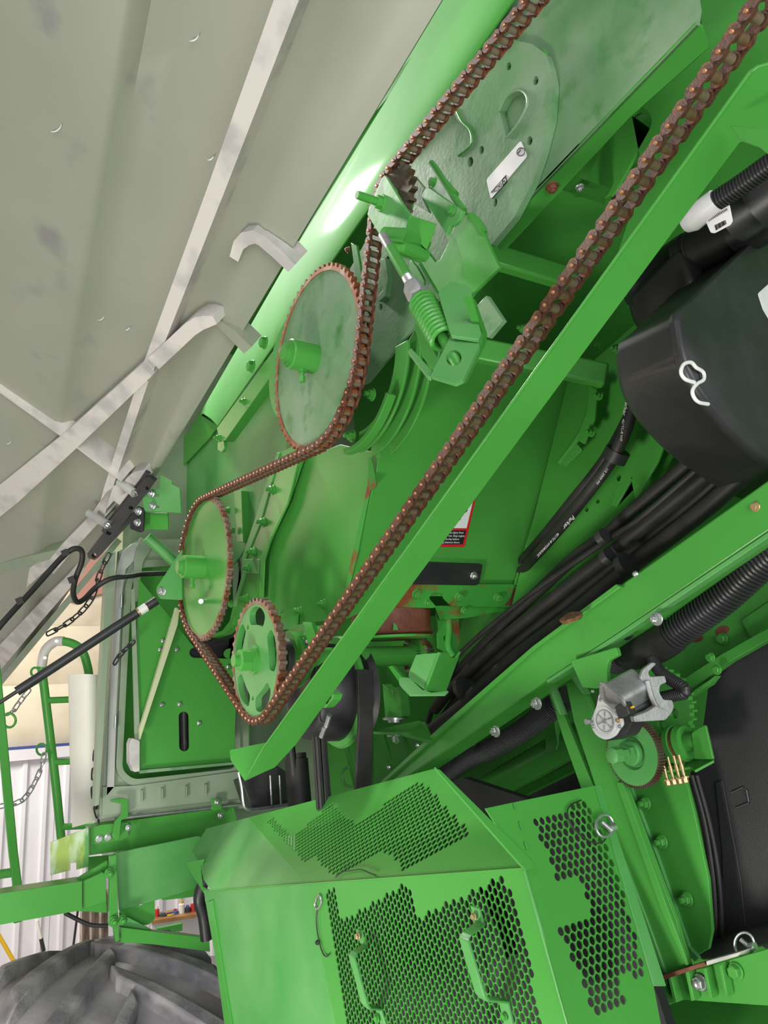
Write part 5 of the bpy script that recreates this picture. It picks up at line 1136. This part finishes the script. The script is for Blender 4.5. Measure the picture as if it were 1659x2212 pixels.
for i, x in enumerate((1433, 1446, 1459, 1470)):
    t = thing('spare_bolt', ['leftmost yellow zinc spare bolt hanging in the folded bracket', 'second yellow zinc spare bolt from the gear wheel side', 'third yellow zinc spare bolt from the gear wheel side', 'rightmost yellow zinc spare bolt hanging nearest the rubber flap'][i], 'bolt', HY(x + 9, 1690 - i * 2, 1.2), 'yellow spare bolts in the bracket')
    a, b = HY(x, 1652 - i * 2, 1.2), HY(x + 9, 1686 - i * 2, 1.2); d_ = (b - a).normalized()
    put('shank', lathe(BM(), a, d_, [(-.012, .0028), (.004, .0028), (.004, .0040), (.012, .0040), (.012, .0030), ((b - a).length, .0030)], 10), BRZ, t)
    put('flange', lathe(BM(), b, d_, [(-.002, .0085), (.001, .0085)], 16), BRZ, t)
    put('hex_head', lathe(BM(), b, d_, [(0, .0058), (.008, .0058), (.009, .0048)], 6), BRZ, t)
# spur gear with hub bolt
G1 = PY(1.17)
gw = thing('spur_gear', 'light green gear wheel with fine rusty teeth and a large hub bolt', 'gear', G1.hit(1365, 1690))
gc = G1.hit(1365, 1627)
gpts = [Vector((gc.x + x, 1.17, gc.z + z)) for x, z in gear2d(70, .0585, .0625, (.1, .35))]
put('toothed_rim', prism(BM(), gpts, (0, .016, 0), [[Vector((gc.x + x, 1.17, gc.z + z)) for x, z in circ2d(.0565, 48)]]), TTD, gw, smooth=0)
put('gear_disc', lathe(BM(), gc + Vector((0, .014, 0)), OUT, [(0, .0572), (.0145, .0572), (.0145, .030), (.008, .026), (.008, .02)], 64), GRF, gw)
put('hub_washer', lathe(BM(), gc, OUT, [(-.008, .022), (.006, .022), (.008, .02)], 30), GRF, gw)
put('hub_bolt', lathe(BM(), gc, OUT, [(0, .0165), (.018, .0165), (.018, .012), (.05, .012), (.052, .010)], 6), GRF, gw)
put('hub_bolt_head', lathe(BM(), gc + OUT * .036, OUT, [(0, .0150), (.018, .0150), (.020, .012)], 8), GRF, gw)
# gear motor
mot = thing('gear_motor', 'electric gear motor with silver can, aluminium bracket and white round cover', 'motor', HY(1310, 1610, 1.12))
MP = PY(1.06)
plate(mot, 'cover_plate', rnd([(1293, 1500, 3), (1299, 1496, 2), (1304, 1512, 3), (1318, 1525, 4), (1330, 1545, 4), (1342, 1550, 6), (1345, 1566, 6), (1336, 1576, 4), (1328, 1590, 10), (1308, 1600, 12), (1288, 1590, 10), (1279, 1576, 4), (1274, 1562, 6), (1280, 1545, 6), (1288, 1525, 4)], 3), MP, .006, ZPL, label='white ribbed cover plate')
mc = MP.hit(1307, 1557)
put('cover_ring', lathe(BM(), mc, OUT, [(0, .0245), (.002, .0245), (.002, .022), (0, .022)], 40, cap=False), ZPL, mot)
put('cover_ring', lathe(BM(), mc, OUT, [(0, .019), (.0016, .019), (.0016, .0178), (0, .0178)], 40, cap=False), STL, mot)
put('cover_boss', lathe(BM(), mc, OUT, [(0, .005), (.003, .004), (.003, .002)], 16), STL, mot)
for k in range(6):
    a = math.radians(20 + 60 * k); e = Vector((math.cos(a), 0, math.sin(a)))
    put('cover_rib', bar(BM(), mc + OUT * .001 + e * .0075, mc + OUT * .001 + e * .016, .0018, .0016, OUT), STL, mot)
for x, y in ((1299, 1503), (1297, 1511), (1281, 1569), (1339, 1569)): bolt(mot, x, y, MP, 4, 's', 0, 'screw')
put('cover_bolt', lathe(BM(), MP.hit(1279, 1558), OUT, [(-.004, .003), (.010, .003), (.010, .005), (.015, .005)], 8), STL, mot); bolt(mot, 1335, 1556, MP, 5, 'b', 0, 'screw')
put('gearbox', prism(BM(), [MP.off(-.007).hit(*p) for p in rnd([(1284, 1510), (1310, 1478), (1335, 1500), (1345, 1540), (1370, 1552), (1350, 1590), (1310, 1602), (1285, 1570)], 8)], (0, .035, 0)), BLK, mot, smooth=30, bev=.002)
m0, m1 = Q(1322, 1512, 1.28), Q(1385, 1476, 1.30); md = (m1 - m0).normalized()
u_ = (md.cross(Vector((0, 1, 0)))).normalized(); w_ = md.cross(u_)
def rsq(a, b, n=6):
    out = []
    for sx_, sy_, st in ((1, 1, 0), (-1, 1, 90), (-1, -1, 180), (1, -1, 270)):
        for k in range(n + 1): t = math.radians(st + 90 * k / n); out.append((sx_ * a * .55 + a * .45 * math.cos(t), sy_ * b * .55 + b * .45 * math.sin(t)))
    return out
can = prism(BM(), [m0 + u_ * x + w_ * y for x, y in rsq(.025, .021)], m1 - m0)
put('motor_can', can, ALU, mot, smooth=50, bev=.003)
put('can_flange', prism(BM(), [m0 + u_ * x + w_ * y for x, y in rsq(.031, .022)], md * .003), ALU, mot)
put('motor_nose', lathe(BM(), m1, md, [(0, .013), (.012, .011), (.012, .008), (.018, .008)], 20), ALU, mot)
for s in (-1, 1): put('flange_screw', lathe(BM(), m0 + u_ * .026 * s + OUT * .02, OUT, [(0, .003), (.003, .002)], 8), STL, mot)
put('cable_plug', cyl(BM(), Q(1366, 1535, 1.29), Q(1418, 1508, 1.3), .013, 18), BLK, mot)
put('plug_block', box(BM(), Q(1350, 1534, 1.26), (.012, 0, .004), (0, .008, 0), (-.003, 0, .010)), BLK, mot, bev=.002)
put('yellow_lock', box(BM(), Q(1366, 1528, 1.25), (.0025, 0, .001), (0, .002, 0), (0, 0, .0015)), YEL, mot)
AB = P3((1400, 1445, 1.28), (1450, 1520, 1.28), (1380, 1560, 1.26))
plate(mot, 'bracket_plate', rnd([(1383, 1464), (1390, 1445, 6), (1410, 1430, 6), (1418, 1434, 3), (1400, 1452, 6), (1404, 1462, 4), (1436, 1460, 2), (1440, 1474, 2), (1426, 1480, 5), (1424, 1496, 8), (1434, 1512, 4), (1452, 1512, 4), (1457, 1528, 10), (1446, 1548, 10), (1430, 1556, 6), (1424, 1546), (1412, 1518), (1402, 1488)], 3), AB, .007, ALU)
plate(mot, 'bracket_foot', rnd([(1369, 1548, 2), (1372, 1560, 2), (1440, 1556, 8), (1448, 1540, 6), (1436, 1532, 4), (1418, 1524, 3), (1400, 1536, 4)], 4), AB.off(.016), .012, ALU)
put('bracket_rib', tube(BM(), spline([AB.off(.006).hit(x, y) for x, y in ((1398, 1470), (1404, 1495), (1414, 1520), (1428, 1540), (1440, 1545))], 5), .0045, 8), ALU, mot)
mh = thing('motor_cable', 'short corrugated black cable sleeve looping down to the gear motor', 'cable', HY(1422, 1508, 1.12))
P_ = spline([HY(x, y, 1.16) for x, y in ((1408, 1422), (1425, 1450), (1452, 1470), (1476, 1485), (1478, 1496), (1455, 1502), (1420, 1510))], 10)
put('corrugated_tube', corr(BM(), P_, .0095, .0112, .0038, 14), BLK, mh)

# ================================================================== mesh guard
def perf(parent, name, pl, outline, zones, o_px, d_px, pitch, r, mat, th=.0025, NH=10):
    """sheet with rows of staggered round holes; outline convex, zones: pixel polygons of hole centres"""
    o = pl.hit(*o_px); e1 = (pl.hit(*d_px) - o).normalized(); e2 = pl.n.cross(e1); n = pl.n
    to2 = lambda p: ((p - o).dot(e1), (p - o).dot(e2))
    out = [to2(pl.hit(*p)) for p in outline]; zs = [[to2(pl.hit(*p)) for p in z] for z in zones]
    area = sum(a[0] * b[1] - b[0] * a[1] for a, b in zip(out, out[1:] + out[:1]))
    if area < 0: out = out[::-1]
    def inside(p, poly):
        c = False; j = len(poly) - 1
        for i in range(len(poly)):
            a, b = poly[i], poly[j]
            if (a[1] > p[1]) != (b[1] > p[1]) and p[0] < (b[0] - a[0]) * (p[1] - a[1]) / (b[1] - a[1]) + a[0]: c = not c
            j = i
        return c
    def clip(poly):
        for i in range(len(out)):
            a, b = out[i], out[(i + 1) % len(out)]; res = []
            f = lambda p: (b[0] - a[0]) * (p[1] - a[1]) - (b[1] - a[1]) * (p[0] - a[0])
            for k in range(len(poly)):
                p, q = poly[k - 1], poly[k]; fp_, fq = f(p), f(q)
                if (fp_ >= 0) != (fq >= 0): t = fp_ / (fp_ - fq); res.append((p[0] + (q[0] - p[0]) * t, p[1] + (q[1] - p[1]) * t))
                if fq >= 0: res.append(q)
            poly = res
            if len(poly) < 3: return []
        return poly
    bm = BM(); h = pitch * .866
    W = lambda p, d=0.0: o + e1 * p[0] + e2 * p[1] - n * d
    x0, x1 = min(p[0] for p in out), max(p[0] for p in out); y0, y1 = min(p[1] for p in out), max(p[1] for p in out)
    nholes = 0
    for j in range(int(math.floor(y0 / h)) - 1, int(math.ceil(y1 / h)) + 2):
        ya, yb = (j - .5) * h, (j + .5) * h; sh = (j % 2) * pitch / 2; run = None; solid_from = x0 - 1
        for i in range(int((x0 - sh) / pitch) - 1, int((x1 - sh) / pitch) + 2):
            c = (i * pitch + sh, j * h); ca, cb2 = c[0] - pitch / 2, c[0] + pitch / 2
            if not any(inside(c, z) for z in zs): continue
            if not all(inside(q, out) for q in ((ca, ya), (cb2, ya), (cb2, yb), (ca, yb))): continue
            if ca - solid_from > 1e-6:
                p = clip([(solid_from, ya), (ca, ya), (ca, yb), (solid_from, yb)])
                if p: bm.faces.new([bm.verts.new(W(q)) for q in p])
            solid_from = cb2; nholes += 1
            ring = []; sq = []
            angs = sorted([2 * math.pi * k / NH for k in range(NH)])
            for a in angs:
                cx_, sx_ = math.cos(a), math.sin(a); ring.append((c[0] + r * cx_, c[1] + r * sx_))
                m = min(pitch / 2 / max(1e-6, abs(cx_)), h / 2 / max(1e-6, abs(sx_))); sq.append((c[0] + m * cx_, c[1] + m * sx_))
            vr = [bm.verts.new(W(p)) for p in ring]; vs = [bm.verts.new(W(p)) for p in sq]; vb = [bm.verts.new(W(p, th)) for p in ring]
            corners = [(pitch / 2, h / 2), (-pitch / 2, h / 2), (-pitch / 2, -h / 2), (pitch / 2, -h / 2)]
            for k in range(NH):
                k2 = (k + 1) % NH; extra = []
                aa, ab = angs[k], angs[k2] if k2 else 2 * math.pi
                for q in corners:
                    t = math.atan2(q[1], q[0]) % (2 * math.pi)
                    if aa < t < ab - 1e-9: extra.append(bm.verts.new(W((c[0] + q[0], c[1] + q[1]))))
                bm.faces.new([vr[k], vs[k]] + extra + [vs[k2], vr[k2]])
                bm.faces.new((vr[k2], vb[k2], vb[k], vr[k]))
        p = clip([(solid_from, ya), (x1 + 1, ya), (x1 + 1, yb), (solid_from, yb)])
        if p: bm.faces.new([bm.verts.new(W(q)) for q in p])
    o_ = put(name, bm, mat, parent, smooth=0)
    return o_, nholes
mg = thing('mesh_guard', 'bright green perforated mesh guard box at the bottom with two handles', 'guard', HY(840, 2212, .76))
YM = .75
MF = PY(YM)
S1, S2 = MF.hit(440, 1925), MF.hit(1132, 1876)
# lattice direction on the front face
front_out = [(663, 1909), (1132, 1876), (1262, 2330), (780, 2330), (725, 2212)]
zf = [[(702, 1925), (724, 1918), (738, 1990), (880, 1908), (905, 1983), (1088, 1893), (1112, 1945), (1200, 2340), (770, 2340)]]
pf, n1 = perf(mg, 'front_panel', MF, front_out, zf, (900, 2000), (921, 2100), .0122, .0057, GRN, NH=12)
plate(mg, 'front_left_panel', [(440, 1925), (663, 1909), (725, 2212), (780, 2330), (520, 2330), (458, 2030)], MF, .003, GRF, bev=0)
TT = HY(940, 1660, .885)
UPL = Pl(S1, (S2 - S1).cross(TT - S1))
up_out = [(536, 1766), (940, 1660), (1132, 1876), (663, 1909)]
zu = [[(578, 1774), (590, 1765), (632, 1808), (716, 1735), (745, 1762), (770, 1780), (895, 1690), (912, 1688), (1016, 1800), (874, 1882), (858, 1862), (826, 1832), (722, 1892), (680, 1850), (660, 1862)]]
pu, n2 = perf(mg, 'upper_panel', UPL, up_out, zu, (722, 1892), (826, 1832), .0122, .0056, GRN, NH=12)
UL2 = UPL
plate(mg, 'upper_left_panel', [(415, 1838), (446, 1790), (536, 1766), (663, 1909), (455, 1923), (440, 1900), (432, 1866)], UPL, .003, GRF, bev=0)
RPL = PE(MF.hit(1132, 1876), MF.hit(1232, 2212))
rt_out = [(1132, 1876), (1040, 1745), (1285, 1697), (1296, 1735), (1412, 2130), (1420, 2212), (1450, 2330), (1264, 2330)]
rt_out = [(1092, 1737), (1262, 2330), (1450, 2330), (1412, 2130), (1285, 1697)]
plate(mg, 'right_top_corner', [(1048, 1746), (1093, 1736), (1133, 1877)], RPL, .0025, GRN)
zr = [[(1150, 1764), (1268, 1735), (1330, 1850), (1398, 2100), (1344, 2112), (1350, 2180), (1290, 2200), (1212, 2012), (1282, 1990), (1254, 1894), (1206, 1900), (1185, 1850)]]
pr, n3 = perf(mg, 'right_panel', RPL, rt_out, zr, (1212, 2012), (1282, 1990), .0122, .0056, GRN, NH=12)
plate(mg, 'right_flange', [(1285, 1697), (1300, 1692), (1310, 1730), (1440, 2130), (1412, 2130)], RPL.off(.002), .004, GRF)
plate(mg, 'corner_flap', rnd([(940, 1660), (950, 1662), (1150, 1860, 4), (1153, 1876, 3), (1136, 1880)], 2), RPL.off(.01), .003, GRN)
put('corner_bead', tube(BM(), [UPL.hit(940, 1660), UPL.hit(1132, 1876)], .0025, 8), GRF, mg)
put('corner_bead', tube(BM(), [MF.hit(1133, 1880), MF.hit(1260, 2330)], .0025, 8), GRF, mg)
put('seam_bead', tube(BM(), [S1, S2], .0018, 8), GRN, mg)
for q in ([(1110, 1737), (1114, 1748)], [(1122, 1776), (1128, 1792)], [(1134, 1820), (1140, 1836)], [(1146, 1858), (1151, 1868)]): put('flap_stitch', tube(BM(), [RPL.off(.002).hit(*p) for p in q], .0016, 6), GRF, mg)
plate(mg, 'left_edge_flange', [(446, 1950), (458, 1945), (478, 2080), (500, 2212), (520, 2330), (500, 2330), (468, 2090)], MF.off(.006), .01, GRN)
plate(mg, 'corner_ear', [(402, 1862), (440, 1856), (432, 1880), (437, 1915), (455, 1925), (440, 1930), (412, 1885)], PY(.80), .004, GRN)
def handle(pts, w):
    rows = []
    q = [MF.off(o).hit(x, y) for x, y, o in pts]
    bm = BM(); vl = []
    for i, p in enumerate(q):
        s = Vector((w / 2, 0, 0)); vl.append((bm.verts.new(p - s), bm.verts.new(p + s)))
    for (a, b), (c, d) in zip(vl, vl[1:]): bm.faces.new((a, b, d, c))
    geo = bmesh.ops.extrude_face_region(bm, geom=bm.faces[:])
    for v in [g for g in geo['geom'] if isinstance(g, bmesh.types.BMVert)]: v.co += Vector((0, .004, .002))
    return put('handle', bm, GRF, mg, smooth=30, bev=.0012)
for pts in ([(774, 2010, .002), (783, 2040, .002), (786, 2046, .006), (762, 2060, .045), (758, 2066, .05), (786, 2170, .05), (792, 2178, .045), (816, 2180, .004), (830, 2225, .002)],
            [(1024, 1960, .002), (1033, 1990, .002), (1036, 1998, .006), (1004, 2022, .05), (1000, 2030, .055), (1036, 2150, .055), (1044, 2160, .05), (1086, 2164, .006), (1100, 2225, .002)]):
    handle(pts, .020)
for x, y in ((774, 2022), (1024, 1980), (1090, 2196), (815, 2200)): bolt(mg, x, y, MF.off(.006), 7, 'b' if y < 2100 else 'g', 0)
put('panel_clip', tube(BM(), spline([MF.off(.004).hit(x, y) for x, y in ((684, 1940), (690, 1934), (694, 1950), (686, 1964), (680, 1956), (684, 1940))], 4), .002, 6), STL, mg)
put('clip_cord', tube(BM(), spline([MF.off(.004).hit(x, y) for x, y in ((685, 1964), (683, 1984), (685, 2010), (690, 2036), (698, 2060), (706, 2066), (712, 2060))], 5), .0013, 6), RUB, mg)
put('cord_knot', lathe(BM(), MF.off(.004).hit(686, 2036), OUT, [(-.004, .003), (0, .005), (.004, .003)], 10), RUB, mg)
put('clip_cord', tube(BM(), spline([UPL.off(.004).hit(x, y) for x, y in ((724, 1896), (740, 1884), (762, 1880), (780, 1878), (800, 1886), (812, 1890))], 5), .0010, 6), RUB, mg)
# pull pins with rings
def ringpin(name, label, x, y, pl, r, cord=None):
    t = thing(name, label, 'pin', pl.hit(x, y + 20))
    c = pl.off(.012).hit(x, y); z = (c - CAM).length / F
    pts = [pl.off(.012).hit(x + r * .8 * math.cos(a), y + r * math.sin(a)) for a in (2 * math.pi * k / 20 for k in range(21))]
    put('ring', tube(BM(), pts, .0022, 8), STL, t)
    put('pin_shaft', cyl(BM(), pl.off(.014).hit(x - r * .3, y - r * .4), pl.off(.014).hit(x + r * .6, y + r * .4), .0038, 10), STL, t)
    put('pin_knob', cyl(BM(), pl.off(.014).hit(x + r * .5, y + r * .2), pl.off(.014).hit(x + r * .9, y + r * .1), .006, 12), STL, t)
    if cord: put('tether', tube(BM(), spline([pl.off(.006).hit(*p) for p in cord], 6), .0011, 6), RUB, t)
    return t
ringpin('ring_pin', 'zinc ring pull pin on a tether at the mesh guard top corner', 1306, 1784, RPL, 24, [(1256, 1728), (1232, 1740), (1226, 1758), (1240, 1790), (1275, 1818), (1300, 1820), (1312, 1806)])
ringpin('ring_pin', 'zinc ring pull pin standing by the rubber flap at the lower right', 1608, 2040, PY(1.22), 26)
# dark drive parts seen through the mesh
inn = thing('guarded_drive', 'dark pulley and belt shapes seen through the mesh guard holes', 'pulley', HY(900, 2150, 1.05))
put('dark_pulley', lathe(BM(), HY(900, 2080, 1.0), (0, 1, 0), [(0, .05), (0, .19), (.03, .2), (.05, .18), (.08, .2), (.09, .05)], 48), BLK, inn)
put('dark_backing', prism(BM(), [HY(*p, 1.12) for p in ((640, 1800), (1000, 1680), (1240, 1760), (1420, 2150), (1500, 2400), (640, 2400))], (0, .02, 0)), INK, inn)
put('idler_wheel', lathe(BM(), HY(1130, 2150, .95), (0, 1, 0), [(0, .02), (0, .06), (.06, .06), (.06, .02)], 32), RUB, inn)
# ================================================================== bottom right foot
ft = thing('frame_foot', 'green frame foot with ribs, rusty lip and zinc nut at the bottom right', 'frame', HY(1500, 2180, 1.2))
FP = PY(1.19)
plate(ft, 'foot_face', [(1405, 2118), (1520, 2090), (1760, 2020), (1760, 2180), (1480, 2160), (1420, 2175)], FP, .01, GRN)
plate(ft, 'rusty_lip', [(1400, 2112), (1425, 2108), (1520, 2078), (1525, 2086), (1430, 2118), (1403, 2121)], FP.off(.02), .03, RUD)
plate(ft, 'pale_lip', [(1525, 2076), (1600, 2056), (1592, 2066), (1526, 2086)], FP.off(.02), .03, GRB)
for x in (1442, 1480, 1518, 1552): plate(ft, 'rib', [(x, 2108 - (x - 1440) * .2), (x + 6, 2106 - (x - 1440) * .2), (x + 20, 2166 - (x - 1440) * .12), (x + 13, 2168 - (x - 1440) * .12)], FP.off(.018), .018, GRN)
bolt(ft, 1513, 2122, FP.off(.002), 14, 's', 1); bolt(ft, 1590, 2098, FP.off(.002), 14, 'g', 0)
ap = thing('lower_apron', 'smooth green sheet apron along the bottom right edge', 'sheet', HY(1560, 2212, 1.1))
plate(ap, 'sheet', [(1408, 2230), (1420, 2178), (1480, 2158), (1760, 2100), (1760, 2420), (1400, 2420)], P3((1420, 2178, 1.42), (1659, 2120, 1.35), (1420, 2300, 1.30)), .006, GRN)
print('links', NLINKS, 'holes', n1, n2, n3)
